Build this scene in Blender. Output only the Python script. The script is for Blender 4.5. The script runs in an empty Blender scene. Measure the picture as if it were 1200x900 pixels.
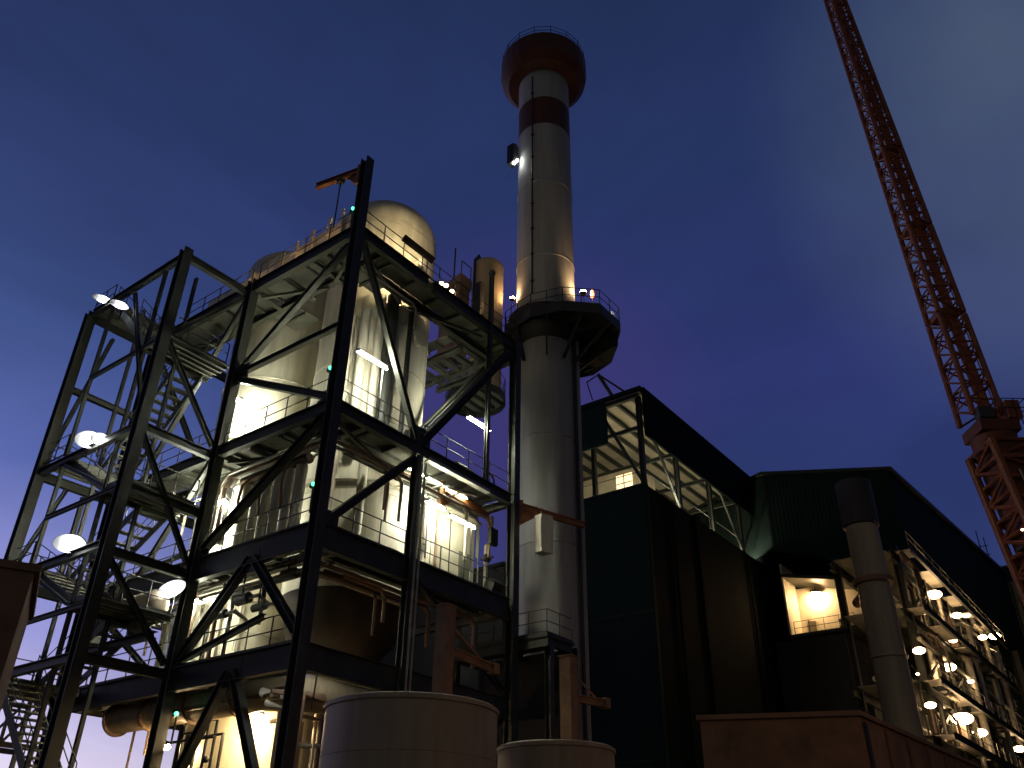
import bpy, bmesh, math, random
from mathutils import Vector, Matrix
random.seed(11)
SC = bpy.context.scene
COL = SC.collection
V = Vector

# ------------------------------------------------------------------ materials
def mat(name, base, rough=0.6, metal=0.0, var=0.25, scale=1.2, streak=False, bump=0.0, second=None, corr=None):
    m = bpy.data.materials.new(name); m.use_nodes = True
    nt = m.node_tree; N = nt.nodes; L = nt.links
    b = N['Principled BSDF']
    b.inputs['Roughness'].default_value = rough; b.inputs['Metallic'].default_value = metal
    tc = N.new('ShaderNodeTexCoord'); mp = N.new('ShaderNodeMapping')
    mp.inputs['Scale'].default_value = (1.6, 1.6, 0.16) if streak else (1, 1, 1)
    L.new(tc.outputs['Object'], mp.inputs['Vector'])
    nz = N.new('ShaderNodeTexNoise'); nz.inputs['Scale'].default_value = scale
    nz.inputs['Detail'].default_value = 7; nz.inputs['Roughness'].default_value = 0.65
    L.new(mp.outputs['Vector'], nz.inputs['Vector'])
    cr = N.new('ShaderNodeValToRGB')
    a = [c * (1 - var) for c in (second or base)]; c2 = [min(1, c * (1 + var)) for c in base]
    cr.color_ramp.elements[0].position = 0.32; cr.color_ramp.elements[0].color = (*a, 1)
    cr.color_ramp.elements[1].position = 0.62; cr.color_ramp.elements[1].color = (*c2, 1)
    L.new(nz.outputs['Fac'], cr.inputs['Fac']); L.new(cr.outputs['Color'], b.inputs['Base Color'])
    r2 = N.new('ShaderNodeMapRange'); r2.inputs['To Min'].default_value = max(0.05, rough - 0.12)
    r2.inputs['To Max'].default_value = min(1, rough + 0.15)
    L.new(nz.outputs['Fac'], r2.inputs['Value']); L.new(r2.outputs['Result'], b.inputs['Roughness'])
    h = None
    if bump:
        n2 = N.new('ShaderNodeTexNoise'); n2.inputs['Scale'].default_value = 9; n2.inputs['Detail'].default_value = 5
        L.new(tc.outputs['Object'], n2.inputs['Vector'])
        bp = N.new('ShaderNodeBump'); bp.inputs['Strength'].default_value = bump; bp.inputs['Distance'].default_value = 0.03
        L.new(n2.outputs['Fac'], bp.inputs['Height']); h = bp
    if corr:
        w = N.new('ShaderNodeTexWave'); w.inputs['Scale'].default_value = corr; w.bands_direction = 'DIAGONAL'
        m2 = N.new('ShaderNodeMapping'); m2.inputs['Scale'].default_value = (1, 1, 0.0)
        L.new(tc.outputs['Object'], m2.inputs['Vector']); L.new(m2.outputs['Vector'], w.inputs['Vector'])
        bp = N.new('ShaderNodeBump'); bp.inputs['Strength'].default_value = 0.7; bp.inputs['Distance'].default_value = 0.06
        L.new(w.outputs['Fac'], bp.inputs['Height'])
        if h: L.new(h.outputs['Normal'], bp.inputs['Normal'])
        h = bp
    if h: L.new(h.outputs['Normal'], b.inputs['Normal'])
    return m

def glow(name, col, strength):
    m = bpy.data.materials.new(name); m.use_nodes = True
    b = m.node_tree.nodes['Principled BSDF']
    b.inputs['Base Color'].default_value = (0.8, 0.8, 0.8, 1)
    b.inputs['Emission Color'].default_value = (*col, 1); b.inputs['Emission Strength'].default_value = strength
    return m

STEEL = mat('painted_steel', (0.036, 0.040, 0.033), 0.5, 0.0, 0.3, 1.6, bump=0.1)
STEEL2 = mat('grey_steel', (0.13, 0.135, 0.11), 0.55, 0.0, 0.25, 1.4, bump=0.1)
PLATE = mat('deck_plate', (0.20, 0.205, 0.17), 0.6, 0.0, 0.35, 0.9, bump=0.15)
RAILM = mat('rail_paint', (0.05, 0.048, 0.038), 0.5, 0.0, 0.2, 2)
GALV = mat('galvanised', (0.34, 0.34, 0.31), 0.42, 0.5, 0.25, 3)
CREAM = mat('cream_paint', (0.72, 0.69, 0.54), 0.5, 0.0, 0.12, 0.8, streak=True, bump=0.08, second=(0.62, 0.57, 0.43))
CREAM2 = mat('cream_cladding', (0.70, 0.66, 0.52), 0.45, 0.0, 0.12, 1.0, streak=True, bump=0.05)
CONC = mat('chimney_shell', (0.40, 0.405, 0.40), 0.65, 0.0, 0.2, 0.6, streak=True, bump=0.15)
REDW = mat('red_band', (0.10, 0.03, 0.02), 0.6, 0.0, 0.25, 1, streak=True)
ORANGE = mat('orange_paint', (0.38, 0.16, 0.06), 0.5, 0.0, 0.25, 1.5, bump=0.1)
CRANER = mat('crane_red', (0.25, 0.068, 0.02), 0.5, 0.0, 0.25, 1.2)
DARK = mat('dark_metal', (0.03, 0.03, 0.028), 0.5, 0.0, 0.3, 2)
GREEN = mat('green_cladding', (0.011, 0.029, 0.022), 0.75, 0.0, 0.2, 0.5, streak=True, corr=5.0)
GREEN2 = mat('dark_green_cladding', (0.012, 0.023, 0.021), 0.8, 0.0, 0.2, 0.4, streak=True, corr=5.0)
for m_ in (GREEN2, GREEN): m_.node_tree.nodes['Principled BSDF'].inputs['Specular IOR Level'].default_value = .12
BEIGE = mat('beige_lining', (0.42, 0.36, 0.26), 0.7, 0.0, 0.15, 0.7)
TANKM = mat('tank_paint', (0.42, 0.335, 0.22), 0.55, 0.0, 0.24, 0.7, streak=True, bump=0.08)
RUST = mat('brown_wall', (0.25, 0.15, 0.085), 0.75, 0.0, 0.3, 1.0, bump=0.3)
PIPEB = mat('pipe_brown', (0.22, 0.14, 0.09), 0.5, 0.0, 0.25, 1.5)
PIPEW = mat('pipe_pale', (0.50, 0.46, 0.37), 0.4, 0.1, 0.2, 1.5)
GROUND = mat('asphalt', (0.05, 0.048, 0.045), 0.85, 0.0, 0.4, 0.3, bump=0.4)

REFL = mat('lamp_reflector', (0.16, 0.16, 0.17), 0.5, 0.0, 0.03, 2)
TUBE = glow('tube_light', (1.0, 0.99, 0.80), 400)
FLOOD = glow('flood_glass', (0.94, 0.98, 0.92), 60)
WARM = glow('sodium_glass', (1.0, 0.64, 0.32), 28)
WARMX = glow('sodium_bright', (1.0, 0.60, 0.28), 150)
WARMY = glow('assumed_sodium_fierce', (1.0, 0.70, 0.36), 420)
HALLG = glow('assumed_hall_uplight', (1.0, 0.92, 0.64), 150)
TUBEK = glow('kiosk_tube', (1.0, 0.97, 0.72), 90)
TUBEW = glow('warm_tube', (1.0, 0.78, 0.46), 260)
BULB = glow('flood_bulb', (0.95, 0.98, 0.94), 70)
GREENL = glow('green_led', (0.06, 1.0, 0.45), 5)
WINL = glow('lit_pane', (1.0, 0.72, 0.36), 1.6)
REDL = glow('red_lamp', (1.0, 0.16, 0.04), 5)

# ------------------------------------------------------------------ mesh builder
class MB:
    def __init__(s): s.v = []; s.f = []; s.sm = []
    def add(s, vs, fs, smooth=False):
        o = len(s.v); s.v += [tuple(v) for v in vs]
        for f in fs: s.f.append(tuple(i + o for i in f)); s.sm.append(smooth)
        return s
    def box(s, c, d, ax=None):
        ax = ax or (V((1, 0, 0)), V((0, 1, 0)), V((0, 0, 1))); c = V(c)
        vs = [c + ax[0] * (d[0] / 2 * i) + ax[1] * (d[1] / 2 * j) + ax[2] * (d[2] / 2 * k) for i in (-1, 1) for j in (-1, 1) for k in (-1, 1)]
        return s.add(vs, [(0, 1, 3, 2), (4, 6, 7, 5), (0, 4, 5, 1), (2, 3, 7, 6), (0, 2, 6, 4), (1, 5, 7, 3)])
    def bx(s, x0, x1, y0, y1, z0, z1):
        return s.box(((x0 + x1) / 2, (y0 + y1) / 2, (z0 + z1) / 2), (x1 - x0, y1 - y0, z1 - z0))
    def _ax(s, p, q, up):
        d = (V(q) - V(p)); l = d.length; d.normalize(); up = V(up)
        if abs(d.dot(up)) > 0.98: up = V((0, 1, 0)) if abs(d.y) < 0.9 else V((1, 0, 0))
        x = d.cross(up).normalized(); z = x.cross(d).normalized()
        return d, x, z, l
    def bar(s, p, q, w, h, up=(0, 0, 1)):
        d, x, z, l = s._ax(p, q, up)
        return s.box((V(p) + V(q)) / 2, (w, l, h), (x, d, z))
    def hsec(s, p, q, w, h, up=(0, 0, 1), t=0.035):
        d, x, z, l = s._ax(p, q, up); c = (V(p) + V(q)) / 2
        for k in (-1, 1): s.box(c + z * (k * (h - t) / 2), (w, l, t), (x, d, z))
        return s.box(c, (t, l, h - 2 * t), (x, d, z))
    def tube(s, pts, r, n=8, cap=True):
        pts = [V(p) for p in pts]; rings = []; ref = None
        for i, p in enumerate(pts):
            a = (pts[i] - pts[i - 1]).normalized() if i else None
            b = (pts[i + 1] - pts[i]).normalized() if i < len(pts) - 1 else None
            t = ((a or b) + (b or a)).normalized()
            if ref is None:
                ref = t.cross(V((0, 0, 1)) if abs(t.z) < 0.9 else V((1, 0, 0))).normalized()
            u = (ref - t * ref.dot(t)).normalized(); w = t.cross(u); ref = u
            k = 1.0
            if a and b: k = 1 / max(0.5, math.cos(a.angle(b) / 2))
            rings.append([p + (u * math.cos(2 * math.pi * j / n) + w * math.sin(2 * math.pi * j / n)) * r * k for j in range(n)])
        vs = [v for R in rings for v in R]; fs = []
        for i in range(len(rings) - 1):
            for j in range(n): fs.append((i * n + j, i * n + (j + 1) % n, (i + 1) * n + (j + 1) % n, (i + 1) * n + j))
        s.add(vs, fs, True)
        if cap:
            s.add(rings[0], [tuple(range(n))[::-1]]); s.add(rings[-1], [tuple(range(n))])
        return s
    def lathe(s, prof, cx, cy, n=48, smooth=True):
        vs = [(cx + r * math.cos(2 * math.pi * j / n), cy + r * math.sin(2 * math.pi * j / n), z) for r, z in prof for j in range(n)]
        fs = [(i * n + j, i * n + (j + 1) % n, (i + 1) * n + (j + 1) % n, (i + 1) * n + j) for i in range(len(prof) - 1) for j in range(n)]
        return s.add(vs, fs, smooth)
    def prism(s, poly, z0, z1):
        n = len(poly); f = (lambda z, i: z[i]) if isinstance(z1, (list, tuple)) else (lambda z, i: z)
        z0l = z0 if isinstance(z0, (list, tuple)) else [z0] * n; z1l = z1 if isinstance(z1, (list, tuple)) else [z1] * n
        vs = [(p[0], p[1], z0l[i]) for i, p in enumerate(poly)] + [(p[0], p[1], z1l[i]) for i, p in enumerate(poly)]
        return s.add(vs, [tuple(range(n))[::-1], tuple(range(n, 2 * n))] + [(i, (i + 1) % n, n + (i + 1) % n, n + i) for i in range(n)])
    def ball(s, c, r, sq=(1, 1, 1), n=14):
        c = V(c); prof = [(math.sin(math.pi * i / 8) + 1e-4, math.cos(math.pi * i / 8)) for i in range(9)]
        vs = [(c.x + r * sq[0] * a * math.cos(2 * math.pi * j / n), c.y + r * sq[1] * a * math.sin(2 * math.pi * j / n), c.z + r * sq[2] * b) for a, b in prof for j in range(n)]
        return s.add(vs, [(i * n + j, (i + 1) * n + j, (i + 1) * n + (j + 1) % n, i * n + (j + 1) % n) for i in range(8) for j in range(n)], True)

def thing(name, label, cat, loc, group=None):
    o = bpy.data.objects.new(name, None); COL.objects.link(o)
    o.empty_display_size = 0.3; o.location = loc; o['label'] = label; o['category'] = cat
    if group: o['group'] = group
    return o
def wloc(o):
    p = V(o.location)
    while o.parent: o = o.parent; p += V(o.location)
    return p
def part(name, mb, m, parent=None, label=None, origin=None):
    """mesh data is given in world metres; a child keeps its own origin at its first vertex"""
    me = bpy.data.meshes.new(name); org = V(origin) if origin else V(mb.v[0])
    me.from_pydata([tuple(V(v) - org) for v in mb.v], [], mb.f)
    me.polygons.foreach_set('use_smooth', mb.sm); me.materials.append(m)
    bm = bmesh.new(); bm.from_mesh(me); bmesh.ops.recalc_face_normals(bm, faces=bm.faces); bm.to_mesh(me); bm.free()
    if any(mb.sm):
        try: me.set_sharp_from_angle(angle=math.radians(38))
        except Exception: pass
    o = bpy.data.objects.new(name, me); COL.objects.link(o)
    if parent: o.parent = parent; o.location = org - wloc(parent)
    else: o.location = org
    if label: o['label'] = label
    return o
def single(name, mb, m, label, cat, group=None):
    o = part(name, mb, m); o['label'] = label; o['category'] = cat
    if group: o['group'] = group
    return o
def setting(name, mb, m):
    o = part(name, mb, m); o['kind'] = 'structure'; return o

# ------------------------------------------------------------------ ground
setting('ground', MB().add([(-600, -600, 0), (900, -600, 0), (900, 900, 0), (-600, 900, 0)], [(0, 1, 2, 3)]), GROUND)

# ------------------------------------------------------------------ steel process tower
Z4, Z3, Z2, Z1 = 27.55, 18.55, 13.4, 9.1
TW = thing('process_tower', 'tall open steel frame with decks, railings and braces around the cream vessels', 'steel tower', (0, 0, 0))
def column(x, y, z1, z0=0.0, w=0.44, root=None, m=None, up=(0, 1, 0)):
    return part('column', MB().hsec((x, y, z0), (x, y, z1), w, w, up, 0.05), m or STEEL, root or TW)
def beam(p, q, h=0.5, w=0.28, root=None, m=None, name='beam'):
    return part(name, MB().hsec(p, q, w, h), m or STEEL, root or TW)
def brace(p, q, w=0.26, h=0.26, root=None, m=None, up=(0, 0, 1)):
    return part('brace', MB().hsec(p, q, w, h, up, 0.03), m or STEEL, root or TW)
def gusset(x, y, z, plane, s=0.95, root=None):
    d = (0.05, s, s) if plane == 'x' else (s, 0.05, s)
    return part('gusset_plate', MB().box((x, y, z), d), STEEL, root or TW)
def railing(pts, root, h=1.1, step=1.5, kick=True, m=None, name='railing'):
    m = m or RAILM; pts = [V(p) for p in pts]
    mb = MB()
    for a, b in zip(pts[:-1], pts[1:]):
        for dz in (h, h * 0.52): mb.tube([a + V((0, 0, dz)), b + V((0, 0, dz))], 0.024, 6)
        if kick: mb.bar(a + V((0, 0, 0.06)), b + V((0, 0, 0.06)), 0.012, 0.12)
    r = part(name, mb, m, root)
    for i, (a, b) in enumerate(zip(pts[:-1], pts[1:])):
        n = max(1, round((b - a).length / step))
        for k in range(0 if i == 0 else 1, n + 1):
            p = a.lerp(b, k / n)
            part('post', MB().tube([p, p + V((0, 0, h))], 0.028, 6), m, r)
    return r
def deck(x0, x1, y0, y1, z, along='y', step=1.25, root=None, jh=0.2, m=None):
    d = part('deck_plate', MB().bx(x0, x1, y0, y1, z - 0.05, z), m or PLATE, root or TW)
    n = max(1, int(((x1 - x0) if along == 'y' else (y1 - y0)) / step))
    for k in range(1, n + 1):
        t = (k - 0.5) / n
        if along == 'y':
            x = x0 + (x1 - x0) * t
            part('joist', MB().hsec((x, y0 + .02, z - 0.053 - jh / 2), (x, y1 - .02, z - 0.053 - jh / 2), 0.12, jh, t=0.02), STEEL2, d)
        else:
            y = y0 + (y1 - y0) * t
            part('joist', MB().hsec((x0 + .02, y, z - 0.053 - jh / 2), (x1 - .02, y, z - 0.053 - jh / 2), 0.12, jh, t=0.02), STEEL2, d)
    return d

column(0, 0, 31.6)
column(0, 7.3, 27.7); column(0, 15.4, 27.5)
column(11.75, 0, 27.7)
column(4.9, 0, 17.98, w=0.34)
column(9.55, 0, 30.8, Z3 + .01, w=0.2)
column(6.4, 15.4, 27.0); column(11.75, 8.6, 27.0)
# edge beams of every level
for z in (Z4, Z3, Z2, Z1):
    hh = {Z4: .62, Z3: .54, Z2: .95, Z1: .9}[z]
    zc = z - hh / 2 - .005
    beam((0.27, 0, zc), (4.7, 0, zc), hh); beam((5.1, 0, zc), (11.48, 0, zc), hh)
    beam((0, 0.27, zc), (0, 7.03, zc), hh); beam((0, 7.57, zc), (0, 15.13, zc), hh)
    beam((1.9, 0.2, z - .29), (1.9, 15.2, z - .29), 0.42, m=STEEL2)
    beam((2.05, 1.72, z - .29), (11.5, 1.72, z - .29), 0.42, m=STEEL2)
    beam((0.2, 7.3, z - .33), (1.75, 7.3, z - .33), 0.4, m=STEEL2)
    beam((0.27, 15.4, zc), (6.2, 15.4, zc), 0.45)
    beam((11.75, 0.27, zc), (11.75, 8.4, zc), 0.4, m=STEEL2)
# decks
deck(0.15, 11.9, 0.15, 1.58, Z4 - .02, 'y', 1.5)
deck(0.15, 1.75, 1.75, 15.3, Z4 - .02, 'x', 1.4)
deck(2.05, 3.9, 1.9, 3.0, Z4 - .04, 'y', 1); deck(2.05, 3.9, 6.9, 8.7, Z4 - .04, 'y', 1)
deck(8.9, 9.6, 1.9, 5.6, Z4 - .04, 'x', 0.8)
deck(0.15, 11.5, 0.15, 1.58, Z3 - .02, 'y', 1.5); deck(0.15, 1.75, 1.75, 15.2, Z3 - .02, 'x', 1.4)
deck(8.9, 11.5, 1.9, 5.0, Z3 - .03, 'x', 1.0)
deck(0.15, 11.5, 0.15, 1.58, Z2 - .02, 'y', 1.5); deck(0.15, 1.75, 1.75, 15.2, Z2 - .02, 'x', 1.4)
deck(8.3, 11.5, 1.9, 3.0, Z2 - .03, 'x', 0.6)
deck(0.15, 4.6, 0.15, 1.7, Z1 - .02, 'y', 1.5); deck(0.15, 1.75, 1.75, 15.2, Z1 - .02, 'x', 1.4)
# slatted end bay under the top deck
for k in range(5):
    beam((9.75, 2.2 + k * 0.85, Z4 - .35), (12.3, 2.2 + k * 0.85, Z4 - .35), 0.22, 0.34, m=STEEL2, name='slat_beam')
beam((9.68, 2.0, Z4 - .62), (9.68, 6.2, Z4 - .62), 0.3, m=STEEL2); beam((12.4, 0.2, Z4 - .5), (12.4, 6.2, Z4 - .5), 0.34, m=STEEL2)
# plan bracing below decks
for z, sh in ((Z4, .85), (Z3, .75)):
    for a, b in (((0.3, 0.3), (1.7, 3.4)), ((1.7, 3.6), (0.3, 6.9)), ((0.3, 7.8), (1.7, 11.2)), ((1.7, 11.4), (0.3, 15)), ((0.4, 0.25), (4.6, 1.7)), ((5.1, 1.7), (9.3, 0.3))):
        part('plan_brace', MB().hsec((a[0], a[1], z - sh), (b[0], b[1], z - sh), 0.16, 0.14, t=0.02), STEEL2, TW)
for z in (Z4 - .42, Z3 - .42):
    for y in (3.0, 5.2):
        beam((0.15, y, z - .15), (2.2, y, z - .15), 0.3, 0.2, m=STEEL2)
# braces, face towards the stairs (x = 0)
brace((0, 6.95, 22.2), (0, 0.3, 22.2), 0.24, 0.24, m=STEEL); brace((0, 7.0, 22.3), (0, 0.4, 26.6), m=STEEL2); brace((0, 6.95, 21.9), (0, 0.4, 18.75), 0.3, 0.3)
brace((0, 6.95, 13.7), (0, 0.4, 17.9), 0.3, 0.3)
brace((0, 6.95, 9.4), (0, 3.6, 12.7), 0.3, 0.3); brace((0, 0.35, 9.5), (0, 3.4, 12.7), 0.3, 0.3)
brace((0, 6.95, 9.3), (0, 2.2, 10.3), 0.2, 0.2)
brace((0, 3.7, 8.5), (0, 6.7, 3.5), 0.3, 0.3); brace((0, 3.4, 8.5), (0, 0.5, 3.5), 0.3, 0.3)
gusset(0.0, 6.75, 22.1, 'x'); gusset(0.0, 0.45, 18.2, 'x', 1.1); gusset(0, 7.0, 13.2, 'x', 1.0); gusset(0, 3.6, 8.6, 'x', 1.2); gusset(0, 3.5, 12.6, 'x', 0.9)
# braces, right-hand face (y = 0)
brace((0.4, 0, 26.8), (4.7, 0, 18.7), 0.24, 0.24, m=STEEL2); brace((5.1, 0, 18.8), (11.4, 0, 26.9), 0.42, 0.36)
brace((0.45, 0, 13.6), (4.8, 0, 17.9), 0.3, 0.3); brace((5.3, 1.85, 18.7), (11.4, 1.85, 26.5), 0.22, 0.22, m=STEEL2)
brace((5.1, 0, 12.8), (11.4, 0, 9.2), 0.2, 0.2); brace((5.1, 0, 3.6), (11.4, 0, 8.5), 0.24, 0.24)
gusset(4.95, 0.0, 18.75, 'y', 1.3); gusset(11.2, 0, 26.6, 'y', 0.9); gusset(0.5, 0, 13.5, 'y', 0.9)
# back braces
brace((6.4, 15.4, 9), (0.3, 15.4, 13), 0.24, 0.24); brace((6.4, 15.4, 18.4), (0.3, 15.4, 26.5), 0.24, 0.24); brace((0.3, 15.4, 13.6), (6.2, 15.4, 18), 0.24, 0.24)
# railings
railing([(0.3, 0.02, Z4), (4.2, 0.02, Z4), (8.0, 0.02, Z4), (11.6, 0.02, Z4)], TW)
railing([(0.02, 0.35, Z4), (0.02, 7.0, Z4)], TW); railing([(0.02, 7.6, Z4), (0.02, 12.9, Z4)], TW)
railing([(0.3, 0.02, Z3), (4.5, 0.02, Z3)], TW, step=1.7); railing([(5.2, 0.02, Z3), (11.4, 0.02, Z3)], TW, step=1.6)
railing([(0.02, 0.35, Z3), (0.02, 7.0, Z3)], TW, step=1.3); railing([(0.02, 7.6, Z3), (0.02, 13.4, Z3)], TW)
railing([(0.3, 0.02, Z2), (4.6, 0.02, Z2)], TW, step=1.5); railing([(5.2, 0.02, Z2), (11.4, 0.02, Z2)], TW, step=1.5)
railing([(0.02, 0.35, Z2), (0.02, 7.0, Z2)], TW, step=1.3); railing([(0.02, 7.6, Z2), (0.02, 13.4, Z2)], TW)
railing([(0.02, 0.35, Z1), (0.02, 7.0, Z1)], TW, step=1.4); railing([(0.02, 7.6, Z1), (0.02, 15.0, Z1)], TW, step=1.4)
railing([(8.0, 5.0, Z3), (11.4, 5.0, Z3)], TW); railing([(12.1, 0.2, Z4), (12.1, 5.6, Z4)], TW)
# cream clad duct behind the top railing
cdx = thing('clad_duct', 'long cream clad duct behind the top railing, lit orange from below', 'duct', (1.1, 4, Z4))
part('casing', MB().prism([(.72, 1.2), (1.5, 1.2), (1.5, 7.4), (.72, 7.4)], Z4 + .02, [Z4 + 1.95, Z4 + 2.0, Z4 + 1.8, Z4 + 1.7]), CREAM, cdx)
part('casing', MB().bx(.72, 1.5, 7.45, 12.4, Z4 + .02, Z4 + 1.6), CREAM, cdx)
for y, h in ((2.0, 2.55), (2.9, 2.5), (4.1, 2.3), (5.2, 2.1), (6.3, 2.0), (8.5, 1.7), (10, 1.7)):
    part('rib', MB().bx(.62, .72, y, y + .16, Z4 + .01, Z4 + h), CREAM2, cdx)
part('corner_cap', MB().ball((9.55, 0, 30.95), .2).lathe([(.14, 30.8), (.14, 30.9)], 9.55, 0, 12), DARK, TW)
part('cable_tray', MB().bx(5.2, 9.4, -.42, -.16, 17.8, 17.88).bx(5.2, 9.4, -.44, -.42, 17.8, 17.95), GALV, TW)
for i, x in enumerate((5.9, 7.0, 8.1)):
    part('conduit', MB().tube([(x, 0.3, 17.5), (x, 3.5, 17.5), (x, 3.5, 13.5)], 0.06, 8), GALV, TW)
for i, (y, z) in enumerate(((2.2, 17.35), (2.5, 17.3), (2.8, 17.4), (3.1, 12.3), (2.5, 12.4))):
    part('pipe_run', MB().tube([(0.5 + i * .25, 0.6, z), (0.5 + i * .25, 7.0, z), (0.5 + i * .25, 7.4, z - .4), (0.5 + i * .25, 7.4, z - 3)], 0.07 + .02 * (i % 3), 8), (PIPEW, PIPEB, GALV)[i % 3], TW)
rr = random.Random(5)
for k in range(16):
    z = rr.choice((Z3, Z2, Z3, Z4)) - .95 - rr.random() * .4; y0 = .7 + rr.random() * .8; x1 = 3.5 + rr.random() * 7.5
    part('pipe_run', MB().tube([(.5 + rr.random() * 2, y0, z), (x1, y0, z), (x1 + .25, y0, z - .25), (x1 + .25, y0, z - 1.2 - rr.random() * 2)], .035 + rr.random() * .06, 8), rr.choice((PIPEW, PIPEB, GALV, STEEL2)), TW)
for k in range(12):
    z = rr.choice((Z3, Z2, Z1)) - .9 - rr.random() * .5; x0 = .5 + rr.random() * 1.1; y1 = 4 + rr.random() * 8
    part('pipe_run', MB().tube([(x0, .8 + rr.random() * 2, z), (x0, y1, z), (x0 + .3, y1 + .3, z), (x0 + .3, y1 + .3, z - 1 - rr.random() * 2)], .035 + rr.random() * .06, 8), rr.choice((PIPEW, PIPEB, GALV, STEEL2)), TW)
for x, r in ((5.4, .05), (5.62, .05)):
    part('downpipe', MB().tube([(x - .55, -.34, 3), (x - .55, -.34, 17.6)], r, 8), GALV, TW)

# ------------------------------------------------------------------ stair tower
SX, YC, YD = -3.7, 7.4, 15.4
ST = thing('stair_tower', 'open steel stair tower with zigzag flights left of the vessels', 'stair tower', (SX, YC, 0))
column(SX, YC, 27.25, root=ST); column(SX, YD, 27.0, root=ST)
for z in (27.05, 18.2, 15.5, 12.9, 9.0):
    beam((SX + .27, YC, z - .15), (-.28, YC, z - .15), 0.36, 0.26, root=ST)
for z in (27.05, 18.2, 13.2, 9.0):
    beam((SX, YC + .27, z - .15), (SX, YD - .27, z - .15), 0.34, 0.24, root=ST)
    beam((SX + .27, YD, z - .22), (-.27, YD, z - .22), 0.42, 0.26, root=ST)
beam((SX + .27, YD, 22.6), (-.27, YD, 22.6), 0.3, 0.24, root=ST)
brace((SX, 11.3, 26.5), (SX, YC + .2, 18.8), 0.16, 0.16, root=ST)
brace((-2.3, YD, 26.2), (SX + .2, YD, 19.3), 0.18, 0.18, root=ST); brace((-2.3, YD, 17.8), (SX + .2, YD, 13.6), 0.18, 0.18, root=ST)
brace((-1.45, YD, 17.7), (-1.45, YD, 13.3), 0.2, 0.2, root=ST)
brace((SX + .2, YC, 22.4), (-.3, YC, 18.5), 0.2, 0.2, root=ST); brace((SX + .2, YC, 17.8), (-.3, YC, 13.2), 0.2, 0.2, root=ST)
brace((SX + .2, YC, 12.5), (-.3, YC, 9.2), 0.2, 0.2, root=ST); brace((SX + .2, YC, 22.6), (-.3, YC, 26.6), 0.2, 0.2, root=ST)
def landing(x0, x1, y0, y1, z, rails):
    l = part('landing', MB().bx(x0, x1, y0, y1, z - .05, z), PLATE, ST)
    n = 4
    for k in range(n):
        y = y0 + (y1 - y0) * (k + .5) / n
        part('joist', MB().hsec((x0 + .03, y, z - .14), (x1 - .03, y, z - .14), .1, .17, t=.02), STEEL2, l)
    for p in rails: railing([(a[0], a[1], z) for a in p], ST, step=1.0)
    return l
LD0 = 13.5
for z in (27.0, 18.45, 13.35, 9.0):
    landing(SX + .1, -.2, LD0, YD - .2, z, [[(SX + .05, LD0 + .1), (SX + .05, YD - .1), (-.3, YD - .1)]])
for z in (22.75, 15.75, 11.1):
    landing(SX + .1, -.2, YC + .15, 9.0, z, [[(-.4, YC + .2), (SX + .1, YC + .2), (SX + .1, 8.9)]])
def flight(xc, ya, za, yb, zb, w=1.3):
    """sloping flight from the upper end a to the lower end b"""
    a = V((xc, ya, za)); b = V((xc, yb, zb))
    mb = MB()
    f = part('stair_flight', mb.bar(a + V((-w / 2, 0, -.12)), b + V((-w / 2, 0, -.12)), .05, .34).bar(a + V((w / 2, 0, -.12)), b + V((w / 2, 0, -.12)), .05, .34), STEEL2, ST)
    n = max(4, int(abs(za - zb) / 0.29))
    for k in range(1, n):
        p = a.lerp(b, k / n)
        part('tread', MB().box(p, (w - .06, .32, .06)), PLATE, f)
    for s in (-1, 1):
        off = V((s * w / 2, 0, 0)); hr = MB()
        for dz in (1.0, .55): hr.tube([a + off + V((0, 0, dz)), b + off + V((0, 0, dz))], .022, 6)
        h = part('handrail', hr, RAILM, f)
        for k in range(0, 5):
            p = a.lerp(b, k / 4) + off
            part('post', MB().tube([p, p + V((0, 0, 1.0))], .022, 6), RAILM, h)
for y in (9.05, LD0 - .05):
    for x in (-2.05, SX + .12): part('hanger', MB().hsec((x, y, 4.5), (x, y, 27.4), .15, .15, (0, 1, 0), .02), STEEL, ST)
for z in (22.75, 15.75, 11.1):
    beam((SX + .1, 9.15, z - .22), (-.2, 9.15, z - .22), .26, .16, root=ST); beam((SX + .05, YC + .2, z - .3), (SX + .05, 13.4, z - .3), .2, .14, root=ST)
for z in (27.0, 18.45, 13.35, 9.0):
    beam((SX + .1, LD0 - .2, z - .22), (-.2, LD0 - .2, z - .22), .26, .16, root=ST)
brace((SX, 9.2, 11.0), (SX, 13.4, 13.1), .14, .14, root=ST); brace((SX, 9.2, 15.9), (SX, 13.4, 18.0), .14, .14, root=ST); brace((0, 7.7, 18.0), (0, 11.4, 13.5), .2, .2, root=ST); brace((0, 7.7, 26.6), (0, 13.0, 19), .2, .2, root=ST)
L1, L2 = -2.85, -1.25
flight(L1, LD0, 27.0, 9.0, 22.75); flight(L2, 9.0, 22.75, LD0, 18.45)
flight(L1, LD0, 18.45, 9.0, 15.75); flight(L2, 9.0, 15.75, LD0, 13.35)
flight(L1, LD0, 13.35, 9.0, 11.1); flight(L2, 9.0, 11.1, LD0, 9.0)
flight(L1, LD0, 9.0, 8.4, 4.6)

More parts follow.
